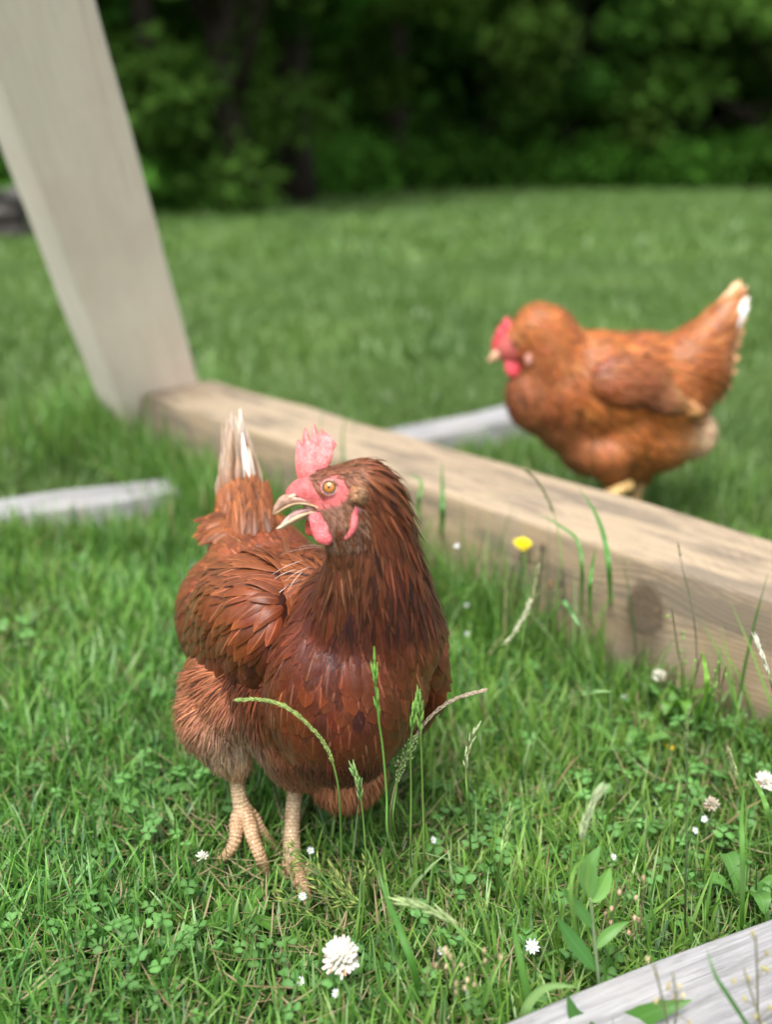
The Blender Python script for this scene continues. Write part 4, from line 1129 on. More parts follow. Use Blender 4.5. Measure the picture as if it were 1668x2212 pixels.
def leg2(xa, ya, dY, xb, yb, dYb):
    top = Z(xa, ya, dY); ft = Z(xb, yb, dYb); ft.z = 0.012
    kn_ = Z(xb-10, yb-60, dYb)
    toes = [[(ft, .006), (ft+Vector(d), .003)] for d in ((-.05, -.012, -.004), (-.045, -.035, -.004), (-.045, .02, -.004), (.025, 0, -.004))]
    toes = [[t[0], (t[0][0].lerp(t[1][0], .5), .005), t[1]] for t in toes]
    leg([(top, .009), (top.lerp(ft, .5), .008), (ft, .009)], toes, colr=(0.75, 0.50, 0.20), parent=hen2)
leg2(790, 1130, -.035, 800, 1260, -.02)
leg2(960, 1130, .03, 900, 1270, .0)
# the raised far shank showing above the beam
m = MB(); m.tube([Z(900, 1215, -.05), Z(840, 1240, -.06), Z(770, 1280, -.07)], [.0085, .0085, .009], 12, col=(0.80, 0.56, 0.22)); m.build('shank', SCALE, hen2)

# ------------------------------------------------------------------ grass
GRASS = mat_leaf('grass_blade', trans=0.3, rough=0.38, vein=0.3, spec=0.35)
def in_box(x, y, a, b, wdt, margin):
    """mask of points inside a timber footprint"""
    d = np.array([b[0]-a[0], b[1]-a[1]]); L = np.hypot(*d); d /= L; n = np.array([-d[1], d[0]])
    s = (x-a[0])*d[0]+(y-a[1])*d[1]; t = (x-a[0])*n[0]+(y-a[1])*n[1]
    return (s > -margin) & (s < L+margin) & (np.abs(t) < wdt/2+margin)
FOOT = []
for o, w_, L_ in ((beam, BW, None), (board1, .09, None), (board2, .10, None), (board3, .17, None)):
    M = o.matrix_local; L_ = max(v.co.x for v in o.data.vertices)
    p0 = M @ Vector((0, 0, 0)); p1 = M @ Vector((L_, 0, 0)); FOOT.append(((p0.x, p0.y), (p1.x, p1.y), w_))
def pnoise(x, y, s, seed=0.0):
    return np.array([noise.noise(Vector((a*s+seed, b*s, seed))) for a, b in zip(x, y)])
def blades(x, y, h, wd, lean, curl, az, colr, tipc, rows=5, twist=None):
    n = len(x)
    t = np.linspace(0, 1, rows)
    dirx, diry = np.cos(az), np.sin(az)
    ang = lean[:, None] + curl[:, None]*t[None]                       # angle from vertical along the blade
    seg = h[:, None]/(rows-1)
    dz = np.cos(ang)*seg; dr = np.sin(ang)*seg
    dz[:, 0] = 0; dr[:, 0] = 0
    zc_ = np.cumsum(dz, 1); rc = np.cumsum(dr, 1)
    px_ = x[:, None]+dirx[:, None]*rc; py_ = y[:, None]+diry[:, None]*rc
    pz_ = np.maximum(zc_, 0.002) + gz_np(x, y)[:, None] - 0.002
    tw = az + np.pi/2 + (twist if twist is not None else 0)
    sx, sy = np.cos(tw), np.sin(tw)
    wp = np.array([0.7, 1.0, 0.92, 0.62, 0.05]) if rows == 5 else np.interp(t, [0, .25, .5, .75, 1], [.7, 1, .9, .6, .05])
    hw = wd[:, None]*0.5*wp[None]
    A = np.stack([px_-sx[:, None]*hw, py_-sy[:, None]*hw, pz_], -1); B = np.stack([px_+sx[:, None]*hw, py_+sy[:, None]*hw, pz_], -1)
    V = np.stack([A, B], 2).reshape(-1, 3)
    base = (np.arange(n)*rows*2)[:, None]; q = (np.arange(rows-1)*2)[None]
    i0 = (base+q).ravel()
    F = np.stack([i0, i0+1, i0+3, i0+2], 1)
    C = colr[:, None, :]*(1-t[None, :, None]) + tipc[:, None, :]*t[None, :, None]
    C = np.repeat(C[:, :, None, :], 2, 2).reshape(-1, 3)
    uv = np.stack([np.broadcast_to(np.array([0., 1.])[None, None], (n, rows, 2)).ravel(), np.broadcast_to(t[None, :, None], (n, rows, 2)).ravel()], 1)
    return V, F, C, uv
class Acc:
    def __init__(s): s.p = []; s.n = 0
    def add(s, V, F, C, uv): s.p.append((V, F+s.n, C, uv)); s.n += len(V)
    def build(s, name, mat):
        V, F, C, uv = (np.concatenate([q[i] for q in s.p]) for i in range(4))
        return mesh_np(name, V, F, mat, uv=uv, col=C)
acc = Acc()
def palette(n, g, dry=0.06, far=0.0):
    k = g.random(n)
    c = np.zeros((n, 3))
    g1_ = np.array((0.088, 0.215, 0.034)); g2_ = np.array((0.180, 0.345, 0.065)); g3_ = np.array((0.040, 0.115, 0.035)); g4_ = np.array((0.26, 0.38, 0.17))
    for lo, hi, ca, cb_ in ((0, .4, g1_, g2_), (.4, .7, g3_, g1_), (.7, .88, g2_, g4_), (.88, 1.01, g2_, np.array((0.16, 0.25, 0.05)))):
        m_ = (k >= lo) & (k < hi); f = g.random(m_.sum())[:, None]; c[m_] = ca*(1-f)+cb_*f
    d = g.random(n) < dry
    f = g.random(d.sum())[:, None]
    c[d] = np.array((0.26, 0.20, 0.10))*(1-f)+np.array((0.45, 0.38, 0.22))*f
    return c, d
def field(y0, y1, dens, hmin, hmax, wmin, wmax, seed, dry=0.06, rows=5, half=0.46, mar=0.25, tall=True):
    g = np.random.default_rng(seed)
    area = 0
    n = int(dens*(y1-y0)*2*(half*((y0+y1)/2)*1.05+mar))
    y = y0 + (y1-y0)*g.random(n); y = np.sort(y)
    # width grows with distance: sample the trapezoid evenly
    u = g.random(n); hwid = half*y*1.05+mar
    kmax = half*y1*1.05+mar
    x = (g.random(n)*2-1)*kmax
    keep = np.abs(x) < hwid
    for (a, b, w_) in FOOT: keep &= ~in_box(x, y, a, b, w_, -0.004)
    x, y = x[keep], y[keep]; n = len(x)
    pn = pnoise(x, y, 5.0 if y1 < 3 else 1.2)
    h = hmin+(hmax-hmin)*g.random(n)**1.6
    h *= 1+0.45*pn
    wd = wmin+(wmax-wmin)*g.random(n)
    lean = np.abs(g.normal(0.25, 0.38, n)); curl = g.normal(0.55, 0.5, n)
    az = g.random(n)*2*np.pi
    c, d = palette(n, g, dry)
    lean[d] = np.minimum(1.45, np.abs(g.normal(1.2, 0.3, d.sum()))); curl[d] = g.normal(0, .4, d.sum()); wd[d] *= 0.6
    c = c*(1+0.30*pn[:, None])
    p2 = pnoise(x, y, 2.2, 7.0)[:, None]
    c = c*(1+np.clip(p2, -.5, .5)*np.array((0.35, 0.12, 0.1)))*1.12
    if y1 > 2.5: c = (c*.3+c.mean(0)*.7*(1+.3*p2))*np.array((0.88, 0.76, 0.95))
    c = np.clip(c, 0.01, 0.6)
    dark = c*(0.40 if y1 < 2.5 else .85); tip = c*(1.22 if y1 < 2.5 else 1.0)  # blade bases coloured darker to paint in the shade of the gaps between blades
    nf = np.exp(-(((x+0.06)/0.10)**2+((y-0.70)/0.075)**2)); h = h*(1-0.55*nf)
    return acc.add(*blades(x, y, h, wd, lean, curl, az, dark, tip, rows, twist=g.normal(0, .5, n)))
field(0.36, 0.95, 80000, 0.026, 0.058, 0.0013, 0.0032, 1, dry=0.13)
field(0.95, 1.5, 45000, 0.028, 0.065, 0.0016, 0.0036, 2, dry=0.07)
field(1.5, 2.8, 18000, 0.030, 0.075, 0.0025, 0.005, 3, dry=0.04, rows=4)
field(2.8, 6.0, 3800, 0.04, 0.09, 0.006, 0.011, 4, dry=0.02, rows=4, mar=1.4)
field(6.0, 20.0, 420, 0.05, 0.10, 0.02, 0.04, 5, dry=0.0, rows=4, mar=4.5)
# taller tufts: along the near side of the beam, round the post foot, round the boards
def tufts(pts, per, spread, h0, h1, seed, w0=0.0016, w1=0.0038, dry=0.04, lean=0.16):
    g = np.random.default_rng(seed)
    pts = np.array(pts); n = len(pts)*per
    x = np.repeat(pts[:, 0], per)+g.normal(0, spread, n); y = np.repeat(pts[:, 1], per)+g.normal(0, spread, n)
    keep = np.ones(n, bool)
    for (a, b, w_) in FOOT: keep &= ~in_box(x, y, a, b, w_, 0.001)
    x, y = x[keep], y[keep]; n = len(x)
    h = h0+(h1-h0)*g.random(n)**1.5
    c, d = palette(n, g, dry)
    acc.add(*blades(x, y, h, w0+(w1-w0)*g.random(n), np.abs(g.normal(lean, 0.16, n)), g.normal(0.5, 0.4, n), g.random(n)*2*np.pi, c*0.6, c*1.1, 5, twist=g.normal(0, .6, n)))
g = np.random.default_rng(50)
fr_a = np.array([A0.x, A0.y]); dB = np.array([Bv.x, Bv.y]); dN = np.array([Nv.x, Nv.y])
line = [fr_a+dB*s-dN*(0.012+abs(g.normal(0, .03))) for s in np.linspace(-0.15, kx-0.10, 150)]
tufts(line, 22, 0.014, 0.06, 0.15, 51, w0=.0010, w1=.0028, lean=0.15)
line = [fr_a+dB*s-dN*(0.012+abs(g.normal(0, .03))) for s in np.linspace(kx-0.10, 1.75, 50)]
tufts(line, 12, 0.014, 0.04, 0.10, 62, lean=0.3)
line = [fr_a+dB*s-dN*(0.02+abs(g.normal(0, .05))) for s in np.linspace(-0.2, kx-0.16, 85)]
tufts(line, 12, 0.02, 0.08, 0.19, 52, w0=.0010, w1=.0026, lean=0.12)
line = [fr_a+dB*s+dN*(BW+0.015+abs(g.normal(0, .03))) for s in np.linspace(-0.1, 1.25, 90)]
tufts(line, 12, 0.02, 0.05, 0.13, 53)
tufts([fr_a+dB*s-dN*(0.012+abs(g.normal(0, .04))) for s in np.linspace(-0.1, 0.75, 80)], 14, 0.018, 0.08, 0.15, 66, lean=.15)
tufts([fr_a+dB*s-dN*(0.015+abs(g.normal(0, .035))) for s in np.linspace(0.55, kx+.25, 34)], 3, 0.012, 0.10, 0.20, 65, w0=.0018, w1=.0036, lean=.12)
pbase = np.array([post.matrix_local.translation.x, post.matrix_local.translation.y])
tufts([pbase+g.normal(0, .13, 2)-dN*0.10 for _ in range(80)], 16, 0.03, 0.10, 0.20, 54, w1=0.005)
tufts([(G(x_, y_).x, G(x_, y_).y) for x_, y_ in zip(g.uniform(150, 400, 90), g.uniform(940, 1030, 90))], 16, 0.02, 0.08, 0.17, 63, w1=.005)
tufts([(G(x_, y_).x, G(x_, y_).y) for x_, y_ in zip(g.uniform(345, 440, 40), g.uniform(1120, 1190, 40))], 12, 0.015, 0.05, 0.12, 64)
tufts([pbase+Vector2 for Vector2 in [np.array((-0.02+g.normal(0, .10), -0.13+g.normal(0, .05))) for _ in range(60)]], 14, 0.02, 0.09, 0.17, 61, w1=0.005)
tufts([(G(px, 1215+g.normal(0, 12)).x, G(px, 1215).y+g.normal(0, .02)) for px in range(-60, 520, 6)], 16, 0.025, 0.04, 0.10, 55)
tufts([(G(px, 1080+g.normal(0, 15)).x, G(px, 1080).y+g.normal(0, .03)) for px in range(380, 560, 6)], 14, 0.025, 0.05, 0.12, 56)
tufts([(G(px, 1000).x, G(px, 1000).y+g.normal(0, .04)) for px in range(860, 1240, 8)], 10, 0.03, 0.03, 0.08, 57)
tufts([(G(x_, y_).x, G(x_, y_).y) for x_, y_ in zip(g.uniform(900, 1400, 60), g.uniform(1450, 1750, 60))], 9, 0.012, 0.04, 0.085, 58)
tufts([(G(x_, y_).x, G(x_, y_).y) for x_, y_ in zip(g.uniform(760, 1668, 70), g.uniform(1800, 2300, 70))], 7, 0.012, 0.035, 0.08, 59)
tufts([(G(px, 1095).x, G(px, 1095).y+g.normal(0, .05)) for px in range(1120, 1668, 8)], 8, 0.03, 0.05, 0.10, 60)
grass = acc.build('grass', GRASS)
tag(grass, 'green lawn grass with a few dry blades, taller along the timber beam', kind='stuff')

# clover leaves
CLOVER = mat_leaf('clover_leaf', trans=0.25, rough=0.5, vein=0.0)
g = np.random.default_rng(77)
Vc = []; Fc = []; Cc = []; Uc = []
patches = [(G(px, py), r, k) for px, py, r, k in ((170, 1980, .05, 45), (260, 2080, .05, 40), (60, 1420, .06, 30), (330, 1740, .05, 40), (400, 1730, .03, 20), (120, 1640, .04, 22), (250, 1500, .08, 30), (1480, 1600, .05, 70), (1560, 1560, .05, 60), (1640, 1620, .04, 50), (1300, 1650, .06, 60), (1150, 1900, .08, 80), (1050, 1860, .06, 50),
           (1000, 1800, .06, 45), (600, 2050, .06, 40), (450, 1950, .05, 30), (1550, 1900, .07, 60), (820, 2100, .07, 50), (1350, 1800, .08, 70), (50, 2100, .06, 40), (350, 2170, .06, 50), (1100, 1480, .06, 40), (900, 1980, .06, 40), (100, 1250, .1, 40), (300, 1350, .08, 30), (1620, 1750, .05, 40), (700, 1900, .05, 30), (550, 2150, .05, 40))]
pts_c = []
for c_, r_, k_ in patches:
    for _ in range(int(k_*0.45)): pts_c.append((c_.x+g.normal(0, r_*.6), c_.y+g.normal(0, r_*.6)))
for _ in range(260):
    yy = 0.42+1.0*g.random(); pts_c.append(((g.random()*2-1)*(.45*yy+.1), yy))
leaflet = np.array([(0, 0), (.45, .35), (.62, .75), (.42, 1.02), (0, .92), (-.42, 1.02), (-.62, .75), (-.45, .35)])
for (x, y) in pts_c:
    bad = ((x+0.06)/0.09)**2+((y-0.70)/0.07)**2 < 1
    for (a, b, w_) in FOOT:
        if in_box(np.array([x]), np.array([y]), a, b, w_, 0.004)[0]: bad = True
    if bad: continue
    h = 0.012+0.024*g.random(); s = 0.0036+0.0038*g.random()
    rot = g.random()*6.28; tl = g.normal(0, .3, 2)
    nrm_ = Vector((tl[0], tl[1], 1)).normalized(); ux = nrm_.orthogonal().normalized(); uy = nrm_.cross(ux)
    base_c = np.array((0.10, 0.235, 0.06))*(0.8+0.6*g.random())
    if g.random() < .3: base_c = np.array((0.09, 0.20, 0.05))*(0.8+0.4*g.random())
    z0 = gz(x, y)+h
    cen = Vector((x, y, z0))
    for k in range(3):
        an = rot+k*2.094+g.normal(0, .12); ca, sa = math.cos(an), math.sin(an)
        b0 = len(Vc)
        for (lx, ly) in leaflet:
            wx = (lx*ca-(ly+.08)*sa)*s*1.15; wy = (lx*sa+(ly+.08)*ca)*s*1.15
            p = cen + ux*wx + uy*wy + nrm_*(abs(lx)*s*0.35 - ly*ly*s*0.12)
            Vc.append(tuple(p)); Cc.append(base_c*(1.0)); Uc.append((lx+.5, ly))
        mp = cen + ux*(-(.55)*sa*s*1.15) + uy*((.55)*ca*s*1.15)
        Vc.append(tuple(mp)); Cc.append(base_c*1.35+np.array((.01, .02, .012))); Uc.append((.5, .5))
        for q in range(8): Fc.append((b0+q, b0+(q+1) % 8, b0+8))
    # petiole
    b0 = len(Vc)
    gx_, gy_ = x+g.normal(0, .006), y+g.normal(0, .006)
    for (qx, qy, qz) in ((gx_-.0004, gy_, 0), (gx_+.0004, gy_, 0), (x+.0004, y, z0), (x-.0004, y, z0)):
        Vc.append((qx, qy, qz)); Cc.append(base_c*1.2); Uc.append((.2, .2))
    Fc.append((b0, b0+1, b0+2)); Fc.append((b0, b0+2, b0+3))
clo = mesh_np('clover', np.array(Vc), np.array(Fc), CLOVER, uv=np.array(Uc), col=np.array(Cc), smooth=False)
tag(clo, 'three-part clover leaves scattered through the lawn', kind='stuff')

# straw and leaf litter
g = np.random.default_rng(91)
n = 5000
y = 0.42+1.0*g.random(n); x = (g.random(n)*2-1)*(.46*y+.1)
k = np.ones(n, bool)
for (a, b, w_) in FOOT: k &= ~in_box(x, y, a, b, w_, 0.003)
x, y = x[k], y[k]; n = len(x)
f = g.random(n)[:, None]
cL = np.array((0.30, 0.22, 0.11))*(1-f)+np.array((0.50, 0.42, 0.26))*f
V_, F_, C_, u_ = blades(x, y, 0.012+0.035*g.random(n), 0.0006+0.0011*g.random(n), 1.35+g.normal(0, .18, n), g.normal(0, .35, n), g.random(n)*6.28, cL*.8, cL, 5)
V_[:, 2] += 0.006+0.016*np.repeat(g.random(n), 10)
st_ = mesh_np('dry_straw', V_, F_, GRASS, uv=u_, col=C_)
tag(st_, 'dry straw blades lying among the green grass', kind='stuff')

# ------------------------------------------------------------------ flowers, stalks and weeds
STEM = mat_leaf('stem_green', trans=0.15, rough=0.5)
PETAL = mat_plain('petal', rough=0.6, spec=0.2, noise_s=400, amt=0.12, sss=0.2)
SEED = mat_plain('seed_husk', rough=0.6, spec=0.25, noise_s=700, amt=0.35)
LEAF = mat_leaf('broad_leaf', trans=0.25, rough=0.42, vein=0.45)
def stem_path(base, top, bow=0.0, n=10, side=None):
    base = Vector(base); top = Vector(top)
    s_ = side or Vector((random.uniform(-1, 1), random.uniform(-1, 1), 0))
    return spline([base, base.lerp(top, .5)+s_*bow, top], n)
def plant_root(name, head, foot_px, label, cat, group=None):
    f = Vector((head.x+foot_px[0], head.y+foot_px[1], 0)); f.z = gz(f.x, f.y)
    return root(name, f, label, cat, group), f

# yellow hawkweed
hd = P(1130, 1176, 1.06)
ft = G(1120, 1392); hd = P(1130, 1176, ft.y+.0)
yl = root('yellow_flower', Vector((ft.x, ft.y, 0)), 'single yellow hawkweed flower on a thin stem in front of the beam', 'flower')
m = MB(); m.tube(stem_path(ft, hd, .003), [.0011]*10, 6, col=(0.10, 0.2, 0.05)); m.build('stem', STEM, yl)
m = MB()
gr = np.random.default_rng(5)
for ring, (nr_, rr_, up_) in enumerate(((17, .0105, .0012), (13, .0080, .0030), (9, .005, .0045))):
    for k in range(nr_):
        a_ = 2*math.pi*(k+gr.random()*.5)/nr_; dv = Vector((math.cos(a_), math.sin(a_), 0)); sd = Vector((-dv.y, dv.x, 0))
        L_ = rr_*(.85+.3*gr.random()); t_ = Vector((0, -.45, 1)).normalized()
        dv = (dv-t_*dv.dot(t_)).normalized(); sd = t_.cross(dv)
        V_ = [hd+sd*(-.0007), hd+sd*.0007, hd+dv*L_*.6+sd*.0013+t_*up_, hd+dv*L_*.6-sd*.0013+t_*up_, hd+dv*L_+sd*.0010+t_*up_*1.1, hd+dv*L_-sd*.0010+t_*up_*1.1]
        m.add(V_, [(0, 1, 2, 3), (3, 2, 4, 5)], None, (0.85, 0.66, 0.01))
m.build('petals', PETAL, yl)
m = MB(); m.ball(hd-UPZ*.004, (.0035, .0035, .005), col=(0.05, 0.09, 0.03)); m.build('bud_cup', STEM, yl)
# withered flower heads on stems
for (hx, hy, fx, fy, c_, lab) in ((1172, 1184, 1160, 1400, (0.10, 0.07, 0.05), 'closed dark bud on a stem just right of the yellow flower'), (1190, 1265, 1195, 1440, (0.20, 0.12, 0.06), 'withered brown flower head with an orange tuft, below the yellow flower'), (1212, 1262, 1220, 1440, (0.08, 0.07, 0.05), 'spiky dark seed head beside the orange-tufted one'), (1360, 1238, 1335, 1460, (0.35, 0.16, 0.07), 'small rusty bud on a leafy stem left of the beam knot')):
    ft = G(fx, fy); hd = P(hx, hy, ft.y)
    r0 = root('withered_flower', Vector((ft.x, ft.y, 0)), lab, 'flower', 'withered flower heads in front of the beam')
    m = MB(); m.tube(stem_path(ft, hd, .006), [.0009]*10, 6, col=(0.09, 0.15, 0.05)); m.build('stem', STEM, r0)
    m = MB(); m.ball(hd, (.0024, .0024, .0048), col=c_)
    for k in range(7):
        a_ = k*.9; m.tube([hd+UPZ*.002, hd+Vector((math.cos(a_)*.0025, math.sin(a_)*.0025, .0065))], [.0007, .0002], 4, col=(c_[0]*1.5, c_[1]*1.3, c_[2]))
    m.build('seed_head', SEED, r0)

# white clover blooms
def clover_bloom(px, py, hgt, rad, label, half=1.0, tint=(0.72, 0.70, 0.60), seed=0, n=70):
    g = np.random.default_rng(seed)
    hd = G(px, py, hgt)
    ft = Vector((hd.x+g.normal(0, .006), hd.y+.004, 0))
    r0 = root('clover_flower', ft, label, 'flower', 'white clover blooms')
    m = MB(); m.tube(stem_path(ft, hd, .003), [.0008]*10, 6, col=(0.10, 0.2, 0.06)); m.build('stem', STEM, r0)
    m = MB()
    for k in range(n):
        th = k*2.39996; ph = math.acos(1-1.55*half*(k+.5)/n)
        dv = Vector((math.sin(ph)*math.cos(th), math.sin(ph)*math.sin(th), math.cos(ph)))
        if ph > 1.5: dv = (dv + Vector((0, 0, -.3))).normalized()
        sd = dv.orthogonal().normalized(); L_ = rad*(.85+.3*g.random())
        up_ = (UPZ - dv*UPZ.dot(dv)); up_ = up_.normalized() if up_.length > .05 else sd
        p0 = hd+dv*rad*.25; p1 = hd+dv*L_*.7+up_*rad*.10; p2 = hd+dv*L_+up_*rad*.22
        c_ = np.array(tint)*(.82+.25*g.random())
        if ph > 1.6 and g.random() < .4: c_ = np.array((.45, .28, .18))
        m.tube([p0, p1, p2], [(rad*.06, rad*.06), (rad*.17, rad*.10), (rad*.08, rad*.04)], 6, col=tuple(np.clip(c_, 0, .88)))
    m.build('florets', PETAL, r0)
    m = MB(); m.ball(hd, rad*.42, col=(.35, .42, .2)); m.build('flower_base', STEM, r0)
clover_bloom(737, 2068, 0.052, 0.0125, 'large round white clover bloom in the grass in front of the near hen', seed=1, n=95)
clover_bloom(1654, 1688, 0.045, 0.0085, 'white clover bloom at the right edge of the photo below the beam', seed=2)
clover_bloom(1425, 1460, 0.05, 0.0068, 'small white clover bloom in front of the beam below its knot', seed=3, n=45)
clover_bloom(437, 1852, 0.030, 0.0052, 'half opened white clover bloom left of the near hen\'s lifted foot', seed=4, n=22, half=.7)
clover_bloom(1538, 1737, 0.035, 0.0065, 'faded beige clover bloom drying among the grass at the right', seed=5, n=45, tint=(.50, .44, .34))

# tiny white star flowers
sf = [(1008, 1308, .05, 'to the right of the near hen\'s wing'), (1011, 1370, .045, 'just below another one beside the near hen\'s wing'), (1348, 1508, .03, 'in the grass below the beam knot, left of the clover bloom'), (670, 1838, .028, 'behind the planted foot of the near hen'), (935, 1815, .035, 'right of the near hen\'s feet among tall stalks'),
      (1325, 1852, .03, 'directly above the leafy weed'), (952, 2055, .022, 'smaller of two near the bottom, right of the big clover bloom'), (1150, 2045, .035, 'largest and most open one, left of the leafy weed'), (1523, 1770, .03, 'beside the faded clover bloom'), (727, 2146, .03, 'just below the big clover bloom'),
      (653, 1937, .03, 'in front of the planted foot of the near hen'), (988, 1180, .06, 'blurred, left of the yellow flower'), (1590, 1508, .03, 'near the foot of the beam at the right'), (650, 2120, .02, 'left of and below the big clover bloom'), (1502, 1795, .03, 'lowest of the pair beneath the faded clover bloom'), (1640, 1880, .03, 'right of the pair, near the plank')]
for i, (px, py, hgt, where) in enumerate(sf[:15]):
    g = np.random.default_rng(200+i)
    hd = G(px, py, hgt) if py > 1400 or i == 0 else G(px, py, hgt)
    if py < 1200: hd = P(px, py, 1.12)
    ft = Vector((hd.x+g.normal(0, .006), hd.y+g.normal(0, .004), 0))
    r0 = root('chickweed_flower', ft, 'tiny white star flower ' + where, 'flower', 'tiny white chickweed flowers')
    m = MB(); m.tube(stem_path(ft, hd, .003), [.00045]*10, 5, col=(0.12, 0.2, 0.06)); m.build('stem', STEM, r0)
    m = MB()
    rr_ = .0036 if i != 7 else .0060
    nv_ = Vector((g.normal(0, .4), -.7, 1)).normalized(); ux = nv_.orthogonal().normalized(); uy = nv_.cross(ux)
    for k in range(5):
        for e_ in (-.26, .26):
            a_ = k*1.2566+e_; dv = ux*math.cos(a_)+uy*math.sin(a_); sd = nv_.cross(dv)
            m.add([hd, hd+dv*rr_*.6+sd*rr_*.17+nv_*.0006, hd+dv*rr_+nv_*.0014, hd+dv*rr_*.6-sd*rr_*.17+nv_*.0006], [(0, 1, 2, 3)], None, (.62, .64, .66))
    m.ball(hd+nv_*.0004, .0007, col=(.45, .45, .12), seg=6, rings=4)
    m.build('petals', PETAL, r0)

# seed-headed grass stalks
def stalk(path_pts, label, headfrac=0.4, rad=.0008, seed_len=.0055, seed_w=.0011, colr=(0.14, 0.26, 0.05), hcol=(0.18, 0.30, 0.07), dens=60, spread=.25, seed=0, group='grass stalks in seed', open_=False, infront=True):
    g = np.random.default_rng(seed)
    pts_ = [Vector(q) for q in spline(path_pts, 40)]
    gap = []
    for q in pts_:
        d_ = (q-EYE).normalized(); loc, _, _, _ = bvh.ray_cast(EYE, d_)
        gap.append(max(0.0, (q-EYE).length-((loc-EYE).length-0.012)) if (loc is not None and infront) else 0.0)
    gap = [max(gap[max(0, i-6):i+7]) for i in range(40)]
    gap = [sum(gap[max(0, i-3):i+4])/len(gap[max(0, i-3):i+4]) for i in range(40)]
    pts_ = [q-(q-EYE).normalized()*gp for q, gp in zip(pts_, gap)]
    r0 = root('grass_stalk', Vector((pts_[0][0], pts_[0][1], 0)), label, 'grass stalk', group)
    m = MB(); m.tube(pts_, [rad*(1-.5*i/39) for i in range(40)], 6, col=colr); m.build('stem', STEM, r0)
    m = MB()
    for k in range(dens):
        f = 1-headfrac+headfrac*(k+g.random())/dens
        q = f*39; i = min(38, int(q)); p = Vector(pts_[i]).lerp(Vector(pts_[i+1]), q-i); t = (Vector(pts_[i+1])-Vector(pts_[i])).normalized()
        sd = t.orthogonal().normalized(); sd = Matrix.Rotation(k*2.4, 3, t) @ sd
        env = math.sin(math.pi*min(1, (1-f)/headfrac*.9+.12))
        d = (t+sd*spread*(1.0+g.normal(0, .3))).normalized()
        off = sd*(.0006 + (0.006*env*g.random() if open_ else 0.0))
        L_ = seed_len*(.7+.5*g.random())
        if open_: m.tube([p, p+off+t*.002], [.0002, .0002], 3, col=hcol, close=False)
        c_ = np.array(hcol)*(.75+.5*g.random())
        m.tube([p+off, p+off+d*L_*.45, p+off+d*L_], [.0003, seed_w*.5, .00015], 5, col=tuple(c_))
    m.build('seed_head', SEED, r0)
    return r0
# the arching one in front of the near hen's breast
zf = lambda zx, zy: (345.8+zx*.4147, 1383+zy*.4147)
def wp(lst, Y0, Y1):
    n = len(lst); return [P(*zf(*q), Y0+(Y1-Y0)*i/(n-1)) for i, q in enumerate(lst)]
b_ = G(735, 1940); 
stalk([b_]+wp([(945, 1150), (940, 950), (930, 780), (900, 640), (850, 530), (770, 440), (690, 370), (600, 325), (500, 308), (405, 312)], b_.y-.02, b_.y-.035), 'long seed stalk arching left across the breast of the near hen', headfrac=.6, seed_len=.0038, seed_w=.0012, dens=170, spread=.2, seed=1, hcol=(0.26, 0.34, 0.10), colr=(.16, .28, .06), rad=.0009)
stalk([G(888, 1905)]+wp([(1195, 1050), (1180, 800), (1160, 560), (1140, 420), (1125, 250), (1115, 130)], .655, .64), 'tall upright green seed stalk in front of the near hen\'s breast', headfrac=.34, seed_len=.015, seed_w=.0020, dens=9, spread=.10, seed=2, hcol=(0.17, 0.36, 0.06), colr=(.15, .32, .06), rad=.0010)
stalk([G(912, 1900)]+wp([(1375, 1150), (1370, 850), (1362, 600), (1355, 420), (1350, 310)], .66, .65), 'rightmost of the tall green stalks at the near hen\'s lower right', headfrac=.3, seed_len=.014, seed_w=.0024, dens=10, spread=.12, seed=3, hcol=(0.17, 0.34, 0.07))
stalk([G(890, 1880)]+wp([(1305, 1100), (1308, 800), (1305, 560), (1315, 450), (1325, 350)], .675, .665), 'tall green stalk close left of the rightmost one by the hen', headfrac=.3, seed_len=.013, seed_w=.0022, dens=9, spread=.12, seed=4, hcol=(0.17, 0.34, 0.07))
stalk([G(800, 1960)]+wp([(1075, 1150), (1060, 950), (1045, 820), (1030, 740), (1010, 680)], .66, .65), 'short feathery stalk below the orange vent feathers of the near hen', headfrac=.45, seed_len=.011, seed_w=.0018, dens=22, spread=.18, seed=5, hcol=(0.22, 0.36, 0.12))
stalk([G(845, 1830)]+wp([(1200, 900), (1240, 700), (1300, 560), (1380, 430), (1480, 340), (1580, 290), (1690, 262)], .70, .73), 'dry beige seed stalk arching right, from behind the near hen to the lawn', headfrac=.55, seed_len=.004, seed_w=.0013, dens=130, spread=.2, seed=6, hcol=(0.42, 0.34, 0.24), colr=(.25, .26, .12))
stalk([G(870, 1840)]+wp([(1215, 950), (1230, 780), (1255, 660), (1290, 560), (1320, 500)], .69, .70), 'pale loose seed panicle between the tall stalks at the near hen\'s right', headfrac=.55, seed_len=.003, seed_w=.0013, dens=90, spread=.4, seed=7, hcol=(0.26, 0.36, 0.14), open_=True)
z7 = lambda zx, zy: ((1300+zx/1.2328)*.6287, (2500+zy/1.2328)*.6287)
stalk([G(*z7(520, 1300), 0)]+[P(*z7(*q), Y) for q, Y in (((500, 1180), .56), ((440, 1010), .56), ((380, 900), .562), ((300, 820), .565), ((210, 770), .57), ((115, 742), .575))], 'pale green drooping oat-like stalk leaning left near the bottom', headfrac=.42, seed_len=.015, seed_w=.0024, dens=20, spread=.16, seed=8, hcol=(0.27, 0.36, 0.15), colr=(.2, .36, .08), rad=.0011)
